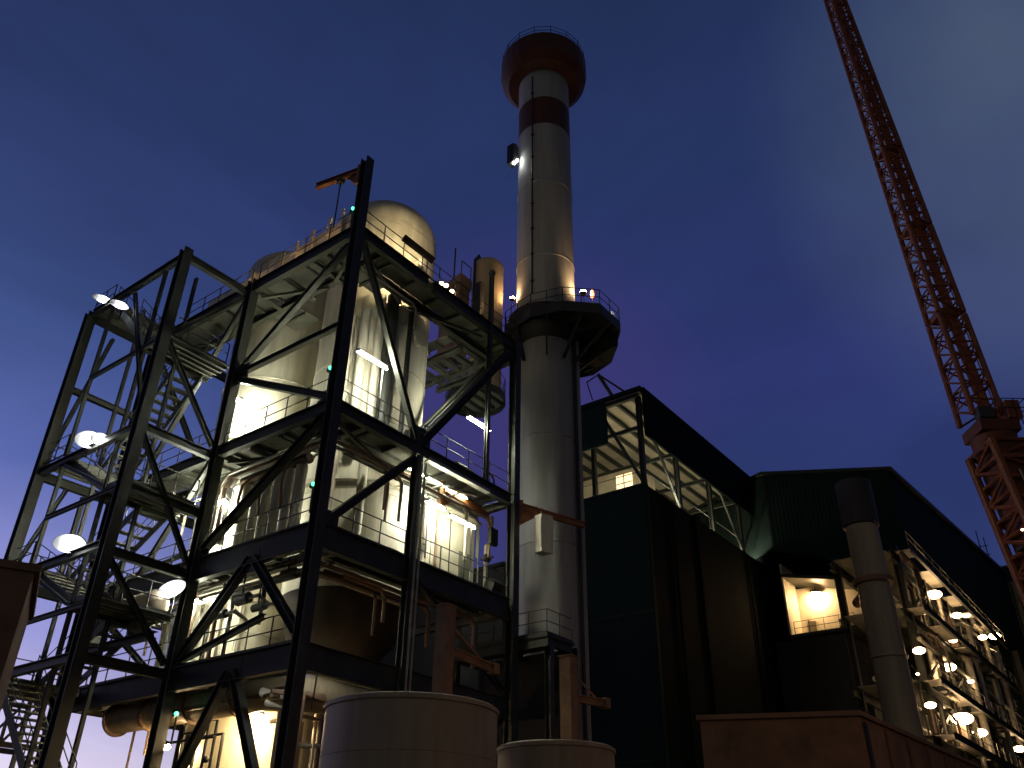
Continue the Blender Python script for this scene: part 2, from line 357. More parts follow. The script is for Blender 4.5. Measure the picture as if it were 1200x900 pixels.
# ------------------------------------------------------------------ vessels
VX, VY, VR = 6.03, 4.82, 2.75
def dome(r, z0, h, n=12): return [(max(1e-3, r * math.cos(math.pi / 2 * i / n)), z0 + h * math.sin(math.pi / 2 * i / n)) for i in range(n + 1)]
def dish(r, z0, h, n=10): return [(max(1e-3, r * math.sin(math.pi / 2 * i / n)), z0 - h * math.cos(math.pi / 2 * i / n)) for i in range(n + 1)]
CONE = mat('hopper_paint', (0.045, 0.034, 0.026), 0.6, 0.0, 0.3, 1.2)
v1 = thing('reactor_vessel', 'tallest cream vessel with a rounded dome rising above the top deck', 'vessel', (VX, VY, 9))
sh = part('shell', MB().lathe([(VR, 12.6), (VR, 32.8)], VX, VY, 72), CREAM, v1)
part('dome', MB().lathe([(VR + .03, 32.6)] + dome(VR + .03, 32.8, 2.35), VX, VY, 72), CREAM, v1)
part('bottom_cone', MB().lathe([(.45, 9.4), (1.4, 10.0), (2.3, 11.0), (VR, 12.6)], VX, VY, 64), CONE, v1)
for z in (14.6, 17.0, 20.5, 23.6, 26.0, 32.3):
    part('seam_ring', MB().lathe([(VR + .005, z - .04), (VR + .03, z - .03), (VR + .03, z + .03), (VR + .005, z + .04)], VX, VY, 72), CREAM, v1)
def around(a, r): return (VX + r * math.cos(math.radians(a)), VY + r * math.sin(math.radians(a)))
for a, r, z0, z1, m in ((231, .2, 13.5, 27.2, CREAM2), (241, .3, 18.7, 27.2, STEEL), (262, .13, 18.7, 27.0, DARK), (218, .24, 18.6, 26.2, CREAM2), (296, .12, 13.5, 18.0, PIPEW), (206, .12, 13.5, 26, PIPEW)):
    x, y = around(a, VR + r + .06)
    part('riser_pipe', MB().tube([(x, y, z0), (x, y, z1)], r, 16), m, v1)
x, y = around(275, VR + .02)
part('manway', MB().tube([(x, y + .1, 25.6), (x, y - .28, 25.6)], .42, 20).tube([(x, y - .28, 25.6), (x, y - .36, 25.6)], .5, 20), CREAM, v1)
x, y = around(262, VR)
part('nozzle', MB().tube([(x, y + .1, 29.9), (x, y - .5, 29.9)], .13, 12).tube([(x, y - .45, 29.9), (x, y - .55, 29.9)], .22, 12), CREAM2, v1)
part('top_nozzle', MB().tube([(VX, VY, 35.2), (VX, VY, 35.7)], .3, 16).tube([(VX, VY, 35.63), (VX, VY, 35.75)], .42, 16), CREAM, v1)
# skirt ledge and shadow ring under deck three
part('stiffener_ring', MB().lathe([(VR, 17.25), (VR + .22, 17.3), (VR + .22, 17.5), (VR, 17.55)], VX, VY, 64), CREAM, v1)

WX, WY, WR = 5.05, 11.1, 2.7
v2 = thing('absorber_vessel', 'wide cream vessel with a low rounded top just behind the stair tower', 'vessel', (WX, WY, 9))
part('shell', MB().lathe([(WR, 9.5), (WR, 32.3)], WX, WY, 72), CREAM, v2)
part('dome', MB().lathe([(WR + .02, 32.2)] + dome(WR + .02, 32.3, 1.3), WX, WY, 72), CREAM, v2)
part('bottom_cone', MB().lathe([(.6, 7.2), (WR, 9.5)], WX, WY, 64), TANKM, v2)
for z in (11.6, 13.0, 17.4, 21.0, 24.4):
    part('seam_ring', MB().lathe([(WR + .005, z - .06), (WR + .05, z - .05), (WR + .05, z + .05), (WR + .005, z + .06)], WX, WY, 72), CREAM, v2)
for a in (205, 222, 238):
    x, y = WX + (WR + .2) * math.cos(math.radians(a)), WY + (WR + .2) * math.sin(math.radians(a))
    part('riser_pipe', MB().tube([(x, y, 9.2), (x, y, 13)], .07, 10), PIPEW, v2)

fb = thing('filter_bank', 'row of pale vertical filter tubes glowing behind the second railing', 'filter', (1.6, 5.5, Z2))
for k, y in enumerate((3.1, 3.75, 4.45, 5.15, 5.85, 6.55)):
    part('filter_tube', MB().tube([(1.35, y, Z2 + .3), (1.35, y, 17.0)], .24, 18), CREAM2 if k % 2 == 0 else CREAM, fb)
part('header_pipe', MB().tube([(1.35, 2.7, 17.25), (1.35, 7.0, 17.25)], .22, 14), PIPEB, fb)
part('base_header', MB().tube([(1.35, 2.7, Z2 + .2), (1.35, 7.0, Z2 + .2)], .18, 14), CREAM2, fb)
for y in (3.4, 4.8, 6.2):
    part('hose', MB().tube([(1.1, y, 17.1), (.9, y + .2, 16.8), (1.0, y + .45, 16.3), (1.1, y + .4, 15.2)], .06, 8), PIPEB, fb)

v3 = thing('base_tank', 'large ground tank lit bright from its side below the lowest deck', 'tank', (4.2, 7.0, 0))
part('shell', MB().lathe([(2.45, 0.2), (2.45, 8.0)], 4.2, 7.0, 64), CREAM, v3)
part('roof_edge', MB().lathe([(2.45, 8.0), (2.52, 8.05), (2.3, 8.3), (.01, 8.6)], 4.2, 7.0, 64), CREAM, v3)
pw = thing('pipe_cage', 'thin black pipe cage standing before the brightly lit ground tank', 'pipework', (0.9, 6, 4))
for a in ([(0.9, 8.3, 4.5), (0.9, 8.3, 7.8), (0.9, 5.6, 7.8), (0.9, 5.6, 4.5)], [(1.0, 7.2, 4.5), (1.0, 7.2, 6.9), (1.0, 6.6, 6.9)], [(0.8, 9.0, 6.6), (0.8, 5.0, 6.6)],
          [(.95, 6.3, 4.5), (.95, 6.3, 7.2), (.95, 5.2, 7.2), (.95, 5.2, 4.5)], [(1.0, 4.8, 4.5), (1.0, 4.8, 6.7), (1.0, 6.0, 6.7)]):
    part('pipe', MB().tube(a, .05, 8), DARK, pw)
for k in range(5): part('valve', MB().ball((0.95, 5.0 + k * .5, 5.4 + (k % 2) * .5), .13), DARK, pw)

v4 = thing('roof_drum', 'slim dull grey drum with a rounded top standing beside the chimney', 'drum', (14.3, 4.2, 27))
part('shell', MB().lathe([(.98, 27.2), (.98, 36.2)], 14.3, 4.2, 40), TANKM, v4)
part('dome', MB().lathe([(.99, 36.1)] + dome(.99, 36.2, .75), 14.3, 4.2, 40), TANKM, v4)
part('vent_pipe', MB().tube([(13.2, 4.4, 30), (13.2, 4.4, 36.4), (13.5, 4.4, 36.9), (13.8, 4.3, 36.5)], .09, 10), DARK, v4)
part('cabinet', MB().bx(12.9, 13.3, 3.6, 4.2, 29.8, 34.2), DARK, v4)
bxu = thing('blower_unit', 'brown boxy blower beside the slim drum on the top platform', 'blower', (12.9, 5.5, 27))
part('casing', MB().bx(12.3, 13.2, 4.75, 6.3, 28.9, 34.2), PIPEB, bxu)
part('hood', MB().prism([(12.2, 4.65), (13.3, 4.65), (13.3, 6.4), (12.2, 6.4)], 34.2, [34.9, 34.9, 34.4, 34.4]), PIPEB, bxu)
part('support_leg', MB().bx(12.4, 12.55, 4.9, 5.05, 27.35, 28.9), STEEL, bxu); part('support_leg', MB().bx(12.95, 13.1, 4.9, 5.05, 27.35, 28.9), STEEL, bxu)
part('mast', MB().tube([(12.3, 5.3, 34.5), (12.3, 5.3, 37.2)], .05, 8), DARK, bxu)
part('rail_loop', MB().tube([(12.3, 4.7, 34.9), (12.3, 4.7, 35.9), (13.2, 4.7, 35.9), (13.2, 4.7, 34.9)], .03, 6), DARK, bxu)
rp = thing('round_platform', 'round steel platform carrying the slim drum between tower and chimney', 'platform', (14.4, 4.6, 27))
part('deck_plate', MB().prism([(14.5 + 1.75 * math.cos(a * math.pi / 8), 5.0 + 1.6 * math.sin(a * math.pi / 8)) for a in range(16)], 27.1, 27.2), PLATE, rp)
part('rim_beam', MB().lathe([(1.7, 26.75), (1.8, 26.75), (1.8, 27.2), (1.7, 27.2)], 14.5, 5.0, 16, False), STEEL, rp)
for k in range(4): part('joist', MB().bx(13.1, 15.9, 3.95 + k * .7, 4.07 + k * .7, 26.9, 27.09), STEEL, rp)
railing([(14.5 + 1.75 * math.cos(a * math.pi / 6), 5.0 + 1.75 * math.sin(a * math.pi / 6), 27.2) for a in range(-3, 7)], rp, step=1.2)
part('support_bracket', MB().hsec((12.4, 5, 26.9), (13.0, 5, 26.9), .2, .3), STEEL, rp)

# cream cabinets and pipes on the second deck, right-hand side
KIOSK = mat('kiosk_panel', (0.42, 0.40, 0.31), 0.45, 0.0, 0.15, 1.2, streak=True)
cb = thing('control_kiosk', 'cream panelled kiosk with a door under the right-hand tube light', 'kiosk', (9.4, 2.6, Z2))
part('body', MB().bx(8.35, 11.0, 1.75, 2.95, Z2, 17.2), KIOSK, cb)
part('door', MB().bx(9.9, 10.7, 1.70, 1.747, Z2 + .05, 15.6), STEEL2, cb)
part('roof_plate', MB().bx(8.2, 11.2, 1.5, 3.0, 17.22, 17.36), CREAM2, cb)
part('seam', MB().bx(9.2, 9.23, 1.71, 1.748, Z2 + .05, 17.15), DARK, cb)
part('handle', MB().tube([(10.0, 1.69, 14.5), (10.0, 1.64, 14.5), (10.0, 1.64, 14.75), (10.0, 1.69, 14.75)], .015, 6), DARK, cb)
for k, x in enumerate((7.35, 7.62, 7.9, 8.15)):
    lab = ('thick pale riser pipe between the tall vessel and the kiosk, nearest the vessel', 'slim cream riser pipe second from the vessel beside the kiosk', 'slim pale riser pipe third from the vessel beside the kiosk', 'brown riser pipe hard against the cream kiosk wall')[k]
    rt = single('riser_pipe', MB().tube([(x, 1.6, Z2), (x, 1.6, 17.9)], (.16, .09, .1, .07)[k], 12), (CREAM2, CREAM, PIPEW, PIPEB)[k], lab, 'pipe', 'riser pipes by the kiosk')
eq = thing('pump_skid', 'dark clustered pump and valve skid at the right end of the second deck', 'pump', (11, 1, Z2))
part('motor', MB().tube([(10.9, .7, Z2 + .7), (11.6, .7, Z2 + .7)], .3, 16), DARK, eq)
part('base_frame', MB().bx(10.7, 11.7, .35, 1.2, Z2, Z2 + .35), STEEL, eq)
part('pipe', MB().tube([(11.0, 1.0, Z2 + .4), (11.0, 1.0, Z2 + 2.6), (11.35, 1.0, Z2 + 2.9), (11.35, 1.0, Z2 + 4.2)], .1, 10), PIPEW, eq)
part('valve', MB().ball((11.0, .95, Z2 + 2.0), .22).tube([(11.0, .6, Z2 + 2.0), (11.0, 1.3, Z2 + 2.0)], .06, 8), DARK, eq)
part('gauge_box', MB().bx(10.75, 11.3, .55, .75, Z2 + 2.6, Z2 + 3.4), DARK, eq)
ro = thing('winch_unit', 'dark coiled winch unit on deck three beside the right corner column', 'winch', (10.4, .6, Z3))
part('drum', MB().tube([(8.3, .9, Z3 + .45), (9.3, .9, Z3 + .45)], .36, 16), DARK, ro)
part('frame', MB().bx(8.2, 9.4, .5, .58, Z3, Z3 + .5).bx(8.2, 9.4, 1.2, 1.28, Z3, Z3 + .5), STEEL, ro)
part('hose_coil', MB().tube([(10.6 + .35 * math.cos(t * .4), .6, Z3 + .6 + .35 * math.sin(t * .4)) for t in range(0, 17)], .05, 8), DARK, ro)

# lower pipes and drums in the dark base
dr = thing('horizontal_drum', 'dim horizontal drum slung behind the stair tower at the lowest deck', 'drum', (-.6, 10, 11))
part('shell', MB().tube([(-.9, 7.9, 11.5), (-.9, 12.6, 11.5)], .55, 28), TANKM, dr)
part('end_cap', MB().ball((-.9, 12.6, 11.5), .55, (1, .45, 1)), TANKM, dr); part('end_cap', MB().ball((-.9, 7.9, 11.5), .55, (1, .45, 1)), TANKM, dr)
part('saddle', MB().bx(-1.3, -.5, 8.7, 8.9, 10.4, 11.0), STEEL, dr); part('saddle', MB().bx(-1.3, -.5, 11.7, 11.9, 10.4, 11.0), STEEL, dr)
part('hanger_beam', MB().hsec((-.9, 7.6, 10.25), (-.9, 13.4, 10.25), .3, .28), STEEL, dr)
PB2 = TANKM
du = thing('low_duct', 'thick brown duct running along under the lowest deck', 'duct', (1.2, 7, 7.8))
part('shell', MB().tube([(1.2, 12.6, 7.9), (1.2, 3.0, 7.9), (2.0, 1.6, 7.9), (5, 1.2, 7.9)], .55, 28), TANKM, du)
for y in (12.5, 10.0, 7.2, 4.4): part('flange', MB().tube([(1.2, y, 7.9), (1.2, y - .12, 7.9)], .66, 28), PIPEB, du)
for i, (y, z, r) in enumerate(((6.3, 11.2, .17), (5.0, 11.6, .22), (3.9, 11.1, .15), (2.4, 12.1, .2))):
    lab = ('small dark agitator motor hung under deck two nearest the stairs', 'largest dark agitator motor hung under deck two', 'small dark agitator motor third along under deck two', 'dark agitator motor under deck two nearest the corner column')[i]
    mt = thing('agitator_motor', lab, 'motor', (.9, y, z), 'agitator motors under deck two')
    part('casing', MB().tube([(.9, y + .25, z), (.9, y - .45, z)], r, 14), STEEL2, mt)
    part('hanger', MB().bar((.9, y, z), (.9, y, Z2 - .62), .05, .05), STEEL, mt)
    part('pipe', MB().tube([(.9, y - .45, z), (.9, y - 1.0, z), (1.4, y - 1.2, z - .3)], .07, 8), PIPEW, mt)
lp = thing('base_pipework', 'tangle of dim pipes and rails low in the tower behind the front tank', 'pipework', (3, 1, 3))
for k in range(12):
    x0 = 1.2 + random.random() * 3.4; y0 = .8 + random.random() * 2; z0 = 6.2 + random.random() * 2.3
    pts = [(x0, y0, 3), (x0, y0, z0), (x0 + random.choice((-.9, .9)), y0, z0), (x0 + random.choice((-.9, .9)) * 1.0, y0 + .6, z0)]
    part('pipe', MB().tube(pts, .04 + random.random() * .05, 8), random.choice((GALV, PIPEW, PIPEB, DARK)), lp)

# ------------------------------------------------------------------ lamps
def tube_lamp(p, q, label, m=TUBE, r=.055, hood=.2, post=None, shield=False):
    p, q = V(p), V(q); t = thing('tube_lamp', label, 'tube light', p, 'tube lights on the steel tower')
    part('tube', MB().tube([p, q], r, 12), m, t)
    if shield: part('shield', MB().bar(p + V((-.2, -.11, -.12)), q + V((.1, -.11, -.12)), .36, .04, (-.35, -.6, -.65)), DARK, t)
    else: part('housing', MB().bar(p + V((0, 0, .12)), q + V((0, 0, .12)), hood * .7, .07), GALV, t)
    for k in (.0, 1.0):
        c = p.lerp(q, k); part('end_cap', MB().box(c + V((0, 0, .04)), (.14, .14, .12)), GALV, t)
    if post:
        b = q.lerp(p, .12); part('post', MB().tube([(b.x, b.y, post), (b.x, b.y, b.z + .1)], .035, 8), GALV, t)
    return t
tube_lamp((1.35, .55, 21.7), (3.1, .55, 21.7), 'glowing tube lamp before the tall vessel above the third deck railing', post=Z3)
tube_lamp((8.6, .45, 21.7), (10.3, .45, 21.7), 'tube lamp glowing against the purple sky beside the right corner column', post=Z3)
tube_lamp((8.0, .8, 16.5), (9.85, .8, 16.5), 'tube lamp glowing in front of the cream kiosk', m=TUBEK, post=Z2)
tube_lamp((1.35, 9.9, 22.3), (1.35, 8.5, 22.0), 'tube lamp tucked behind the second column, flooding the wide vessel', r=.07)
tube_lamp((.8, 8.8, 16.45), (.8, 7.2, 16.25), 'assumed tube lamp half hidden behind the second column by the filter tubes', r=.09)  # assumed tube, added to light the filter tubes
tube_lamp((.65, 7.4, 11.9), (.65, 8.6, 11.9), 'assumed tube lamp shining on the banded lower part of the wide vessel')  # unseen tube, assumed for the light on the lower vessel
tube_lamp((.7, 9.4, 16.4), (.7, 10.8, 16.4), 'assumed tube lamp behind the stairs at the second deck')  # extra tube assumed here, added for light near the wide vessel
tube_lamp((3.2, .35, 29.15), (5.1, .35, 29.15), 'dark hooded tube lamp under the dome above the top railing', m=TUBEW, hood=.34, post=Z4, shield=True)
tube_lamp((6.4, .7, 16.6), (7.6, .7, 16.6), 'assumed tube lamp behind the middle post, lighting the tall vessel at deck two')  # assumed extra tube, added to brighten the right part of the tall vessel
tube_lamp((5.2, .8, 17.75), (9.2, .8, 17.75), 'long strip lamp fixed under the deck three edge', m=TUBEK, r=.03, hood=.1)

def ball_lamp(c, r, label, m=WARM, group='warm lamps', arm=(0, 0, .4), sq=(1, 1, .75), name='bulkhead_lamp', up=False, skirt=False, cap=False):
    c = V(c); t = thing(name, label, 'lamp', c, group)
    part('glass', MB().ball(c, r, sq), m, t)
    k = -1 if up else 1; z0 = c.z - r * .22 if skirt else c.z + k * r * .28
    w = sq[0] * (.55 if cap else 1.15)
    if cap: z0 = c.z + r * .5
    part('hood', MB().lathe([(r * w, z0), (r * w * .8, c.z + k * r * .75), (r * .3, c.z + k * r * .95), (.001, c.z + k * r)], c.x, c.y, 20), DARK, t)
    part('arm', MB().tube([c + V((0, 0, k * r * .9)), c + V(arm)], .03, 6), DARK, t)
    return t
for x, y, lab in ((.38, 2.6, 'assumed small warm uplight on the top deck nearest the corner'), (.38, 5.0, 'assumed small warm uplight on the top deck midway to the stairs'), (.38, 8.2, 'assumed small warm uplight on the top deck nearest the stairs')):
    ball_lamp((x, y, Z4 + .14), .085, lab, m=WARMX, group='assumed warm deck lamps', arm=(0, 0, -.13), sq=(1, 1, .9), up=True)  # uplights assumed, added to put orange light on the clad duct
for k, x in enumerate((5.75, 6.1, 6.55)):
    lab = ('first of the three small warm bulbs by the top railing, under the dark hood end', 'middle of the three small warm bulbs by the top railing', 'last of the three small warm bulbs by the top railing, nearest the chimney')[k]
    ball_lamp((x, .12, Z4 + .35 + .1 * (k % 2)), .11, lab, group='bulbs on the top railing', arm=(0, .1, .3))

def flood(c, d, r, label, sq=1.0, bracket=(0, 0, -.8), m=FLOOD, group='floodlights on the stair tower', u=None):
    """round floodlight: glass facing d"""
    c, d = V(c), V(d).normalized(); t = thing('floodlight', label, 'floodlight', c, group)
    u = V(u) if u else d.cross(V((0, 0, 1))); u = (u - d * u.dot(d)).normalized(); w = u.cross(d); n = 24
    def ring(rr, o): return [c + d * o + (u * math.cos(2 * math.pi * k / n) + w * (math.sin(2 * math.pi * k / n) * sq)) * rr for k in range(n)]
    prof = [(1.0, 0.0), (.86, -.14), (.62, -.27), (.25, -.34)]
    rings = [ring(r * f_, r * o_) for f_, o_ in prof]
    vs = [v for R_ in rings for v in R_]; fs = [(i * n + j, i * n + (j + 1) % n, (i + 1) * n + (j + 1) % n, (i + 1) * n + j) for i in range(3) for j in range(n)]
    fs.append(tuple(range(3 * n, 4 * n)))
    part('reflector', MB().add(vs, fs, True), REFL, t)
    bprof = [(.001, .04), (.2, .03), (.36, -.03), (.42, -.1), (.34, -.17), (.001, -.2)]
    rings = [ring(r * f_, r * o_) for f_, o_ in bprof]
    vs = [v for R_ in rings for v in R_]; fs = [(i * n + j, i * n + (j + 1) % n, (i + 1) * n + (j + 1) % n, (i + 1) * n + j) for i in range(5) for j in range(n)]
    part('bulb', MB().add(vs, fs, True), BULB if m is FLOOD else m, t)
    b0, b1, b2 = ring(r * 1.02, .02), ring(r * 1.06, -.08), ring(r * .45, -.44 * max(.5, r * 1.4))
    vs = b0 + b1 + b2; fs = [(i * n + j, i * n + (j + 1) % n, (i + 1) * n + (j + 1) % n, (i + 1) * n + j) for i in range(2) for j in range(n)] + [tuple(range(2 * n, 3 * n))]
    part('housing', MB().add(vs, fs, True), DARK, t)
    part('bracket', MB().tube([c - d * .2, c - d * .35, c - d * .35 + V(bracket)], .04, 6), DARK, t)
    return t
CAM = V((-18.93658163, -23.26813005, 1.7))
flood((-3.95, 14.0, 27.15), (-.75, -.55, -.5), .6, 'long floodlight at the top of the stair tower, outer of the pair', .3, u=(.77, -.68, -.33))
flood((-3.95, 12.0, 25.95), (-.75, -.55, -.5), .5, 'shorter floodlight at the top of the stair tower, inner of the pair', .36, u=(.77, -.68, -.33))
flood((-3.95, 10.95, 18.35), (-.6, -.7, -.35), .56, 'round floodlight glaring at the middle landing of the stair tower', .66)
flood((-3.95, 10.0, 18.1), (-.6, -.7, -.35), .36, 'small floodlight beside the big one at the middle landing', .7)
flood((-3.95, 9.9, 13.45), (-.6, -.7, -.35), .6, 'wide floodlight glaring at the lower landing of the stair tower', .6, bracket=(0, 0, -.6))
flood((-.75, 7.35, 12.0), (-.6, -.6, -.5), .6, 'tilted oval floodlight fixed to the second column', .5, u=(.41, -.94, .40), bracket=(.3, 0, .2))

for x, y, z, lab in ((0, .5, 28.72, 'tiny green beacon on the top railing by the corner column'), (0, .46, 20.08, 'tiny green beacon on the third deck railing by the corner column'),
                     (0, .47, 14.95, 'tiny green beacon on the second deck railing by the corner column'), (-.05, 6.25, 7.35, 'tiny green beacon low by the second column')):
    t = thing('green_beacon', lab, 'signal lamp', (x - .05, y, z), 'green beacons')
    part('lens', MB().ball((x - .08, y - .03, z), .075), GREENL, t)
    part('box', MB().bx(x - .05, x + .07, y - .02, y + .22, z - .08, z + .08), DARK, t)
    part('stem', MB().tube([(x, y + .05, z - 1.1), (x, y + .05, z - .08)], .035, 8), DARK, t)

bl = lambda c, r, lab, **k: ball_lamp(c, r, lab, **k)
bl((1.05, .15, 8.7), .17, 'small white lamp with a stem low between the corner column and the front tank', m=FLOOD, group='small lamps in the tower base', arm=(0, .1, -1.6))
bl((.6, 16.2, 8.75), .17, 'small lamp at far left under the stairs, first of two', m=WARM, group='small lamps in the tower base', arm=(0, 0, .6))
bl((.8, 14.9, 8.95), .17, 'small lamp under the stairs, second of two', m=WARM, group='small lamps in the tower base', arm=(0, 0, .6))
ball_lamp((1.9, 4.2, 7.35), .24, 'assumed fierce lamp beside the ground tank, behind the low brace', m=WARMY, group='small lamps in the tower base', arm=(0, .3, .3))  # assumed lamp, unseen, added for the glare on the ground tank
ball_lamp((1.2, 8.6, 6.6), .2, 'assumed fierce lamp close to the ground tank, nearer the second column', m=WARMY, group='small lamps in the tower base', arm=(0, .3, .3))  # second assumed lamp, added for the same tank glare

# jib hoists on the tower
def jib(base, tip, label, drop=None, post=None):
    base, tip = V(base), V(tip); t = thing('jib_hoist', label, 'hoist', base, 'orange jib arms on the steel tower')
    part('arm', MB().hsec(base, tip, .2, .32, t=.04), ORANGE, t)
    part('pivot', MB().tube([base + V((0, 0, -.9)), base + V((0, 0, .3))], .14, 12), ORANGE, t)
    part('gusset', MB().add([base + V((0, 0, -.18)), base + (tip - base) * .28 + V((0, 0, -.17)), base + V((0, 0, -.95)), base + V((0.03, .03, -.18)), base + (tip - base) * .28 + V((0.03, .03, -.17)), base + V((0.03, .03, -.95))], [(0, 1, 2), (3, 5, 4), (0, 3, 4, 1), (1, 4, 5, 2), (0, 2, 5, 3)]), ORANGE, t)
    if drop:
        c = base.lerp(tip, .42); h = part('trolley', MB().box(c + V((0, 0, -.25)), (.25, .3, .22)), DARK, t)
        part('chain', MB().tube([c + V((0, 0, -.3)), c + V((0, 0, -drop))], .035, 6), DARK, t)
    return t
jib((-.1, .34, 31.0), (-.62, 2.75, 30.95), 'orange jib arm with a hanging chain at the very top of the corner column', 3.1)
jib((12.05, -.2, 18.1), (16.0, -1.35, 18.15), 'long red-orange jib arm reaching from the right corner column across the chimney')
jib((7.6, .9, 17.75), (11.0, .9, 17.45), 'short bright orange jib arm under deck three above the kiosk')
pn = thing('pale_panel', 'pale tilted cabinet hung beside the right corner column before the chimney', 'cabinet', (12.6, -.6, 15))
part('body', MB().prism([(12.75, -.95), (13.35, -1.2), (13.4, -.6), (12.8, -.5)], 15.9, 17.8), CREAM2, pn)
part('hanger', MB().tube([(13.05, -.8, 17.8), (13.05, -.75, 18.2)], .04, 6), DARK, pn)
part('door_seam', MB().bar((12.74, -.93, 16.1), (12.74, -.93, 17.6), .02, .02), DARK, pn)
sv = thing('chimney_platform', 'low dark steel platform on posts at the foot of the chimney', 'platform', (13, 1, 0))
part('deck_plate', MB().bx(12.1, 14.3, -1.7, 4.0, 11.7, 11.8), STEEL, sv)
for y in (-1.55, 1.2, 3.85): part('beam', MB().hsec((12.3, y, 11.5), (14.25, y, 11.5), .25, .38), STEEL, sv)
part('edge_beam', MB().hsec((12.15, -1.7, 11.45), (12.15, 3.9, 11.45), .2, .46), STEEL, sv)
for x, y in ((12.45, -1.55), (12.45, 3.8)): part('post', MB().hsec((x, y, 0), (x, y, 11.3), .3, .3), STEEL, sv)
railing([(12.2, 3.4, 11.8), (12.2, -1.6, 11.8), (14.2, -1.6, 11.8)], sv, step=1.0, m=DARK)
BLACK = mat('black_cladding', (0.014, 0.014, 0.013), 0.8, 0.0, 0.3, 1.0)
sb2 = thing('service_block', 'black service block far behind, seen low between tower and chimney', 'building', (20, 10, 0))
part('wall', MB().bx(17.0, 24.0, 4.6, 19, 0, 17.5), BLACK, sb2)
part('roof', MB().bx(16.9, 24.1, 4.5, 19.1, 17.5, 17.7), BLACK, sb2)
part('door', MB().bx(16.94, 16.98, 6, 7, 0, 2.2), STEEL, sb2)
part('shade_sheet', MB().bx(14.35, 14.5, -1.7, 4.0, 0, 11.6), BLACK, sv)  # black sheet standing in for the shade under the chimney platform
# ------------------------------------------------------------------ chimney
CX, CY = 16.38, 1.2
ch = thing('chimney', 'tall pale round chimney with a red crown and red band behind the tower', 'chimney', (CX, CY, 0))
R0, RL = 1.82, 1.6
part('shaft', MB().lathe([(RL, 0.0), (RL, 30.5), (R0, 31.0), (R0, 47.6)], CX, CY, 64), CONC, ch)
part('red_band', MB().lathe([(R0 + .004, 47.6), (R0 + .004, 50.3)], CX, CY, 64), REDW, ch)
part('upper_shaft', MB().lathe([(R0, 50.3), (R0, 53.2)], CX, CY, 64), CONC, ch)
cr = part('crown', MB().lathe([(R0, 53.1), (2.6, 53.3), (3.08, 53.8), (3.18, 54.3), (3.18, 55.5), (3.0, 55.5), (3.0, 54.6), (1.7, 54.7), (1.7, 56.4), (1.4, 56.4), (1.4, 54)], CX, CY, 32, False), REDW, ch)
railing([(CX + 3.08 * math.cos(a * math.pi / 8), CY + 3.08 * math.sin(a * math.pi / 8), 55.5) for a in range(17)], cr, h=.8, m=DARK, step=1.2, kick=False)
part('sampling_pipe', MB().tube([(CX - 1.86, CY - .3, 33), (CX - 1.86, CY - .3, 52.5)], .05, 8), DARK, ch)
for k in range(9): part('clamp', MB().box((CX - 1.84, CY - .3, 34 + k * 2.1), (.14, .2, .1)), DARK, ch)
part('vent_box', MB().box((CX - 1.6, CY + 1.6, 56.2), (.6, .6, 1.4)), DARK, cr)
for k in range(7):
    z = 5 + k * 6.2
    q = RL if z < 30 else R0
    part('flange_ring', MB().lathe([(q + .003, z), (q + .04, z + .02), (q + .04, z + .10), (q + .003, z + .12)], CX, CY, 64), CONC, ch)
# platform round the shaft
PP = [(14.5, 2.9), (13.95, .6), (14.5, -1.3), (16.0, -2.9), (18.2, -2.9), (20.0, -1.4), (20.7, .5), (20.3, 2.2), (18.4, 3.5), (16, 3.9)]
pf = part('platform', MB().prism(PP, 30.9, 31.05), STEEL, ch)
for i, (a, b) in enumerate(zip(PP, PP[1:] + PP[:1])):
    part('rim_beam', MB().bar((a[0], a[1], 31.1), (b[0], b[1], 31.1), .08, .62), REDW if i in (4, 5, 6) else DARK, pf)
    c = V(((a[0] + b[0]) / 2, (a[1] + b[1]) / 2, 30.8)); d = (V((CX, CY, 30.8)) - c); d.normalize()
    part('bracket', MB().bar(c, V((CX, CY, 28.6)) - d * (R0 - .1), .1, .22), DARK, pf)
    part('radial_beam', MB().bar(c, V((CX, CY, 30.8)) - d * (R0 - .1), .12, .2), DARK, pf)
railing([(a[0], a[1], 31.4) for a in PP] + [(PP[0][0], PP[0][1], 31.4)], pf, m=DARK, step=1.1)
part('hung_box', MB().prism([(18.4, -2.6), (19.8, -1.3), (20.4, .4), (20.1, 1.6), (18.5, 1.9)], 30.0, 30.88), DARK, pf)
part('lit_patch', MB().bx(18.7, 19.6, -.9, .3, 29.93, 29.99), PIPEB, pf)  # brown plate painted in for the orange light on this underside
part('collar', MB().lathe([(RL + .01, 30.0), (R0 + .5, 31.2), (R0 + .5, 32.0), (R0 + .01, 32.3)], CX, CY, 48), DARK, ch)
for a, r in ((-62, .17), (-78, .1)):
    x, y = CX + (RL + .2) * math.cos(math.radians(a)), CY + (RL + .2) * math.sin(math.radians(a))
    part('side_pipe', MB().tube([(x, y, 2), (x, y, 30.8)], r, 14), (CONC, DARK)[a == -78], ch)
x, y = CX + (RL + .12) * math.cos(math.radians(-70)), CY + (RL + .12) * math.sin(math.radians(-70))
ld = part('ladder', MB().bar((x - .2, y - .1, 2), (x - .2, y - .1, 30.8), .05, .05).bar((x + .2, y + .1, 2), (x + .2, y + .1, 30.8), .05, .05), DARK, ch)
x, y = CX - 1.95, CY + 1.25
al = thing('warning_light', 'small dark aviation lamp box hung on the upper chimney side', 'signal lamp', (x, y, 45))
part('box', MB().prism([(x - .3, y - .25), (x + .25, y - .25), (x + .25, y + .3), (x - .3, y + .3)], 44.6, 46.3), DARK, al)
part('hood', MB().ball((x, y, 46.3), .3, (1, 1, .6)), DARK, al)
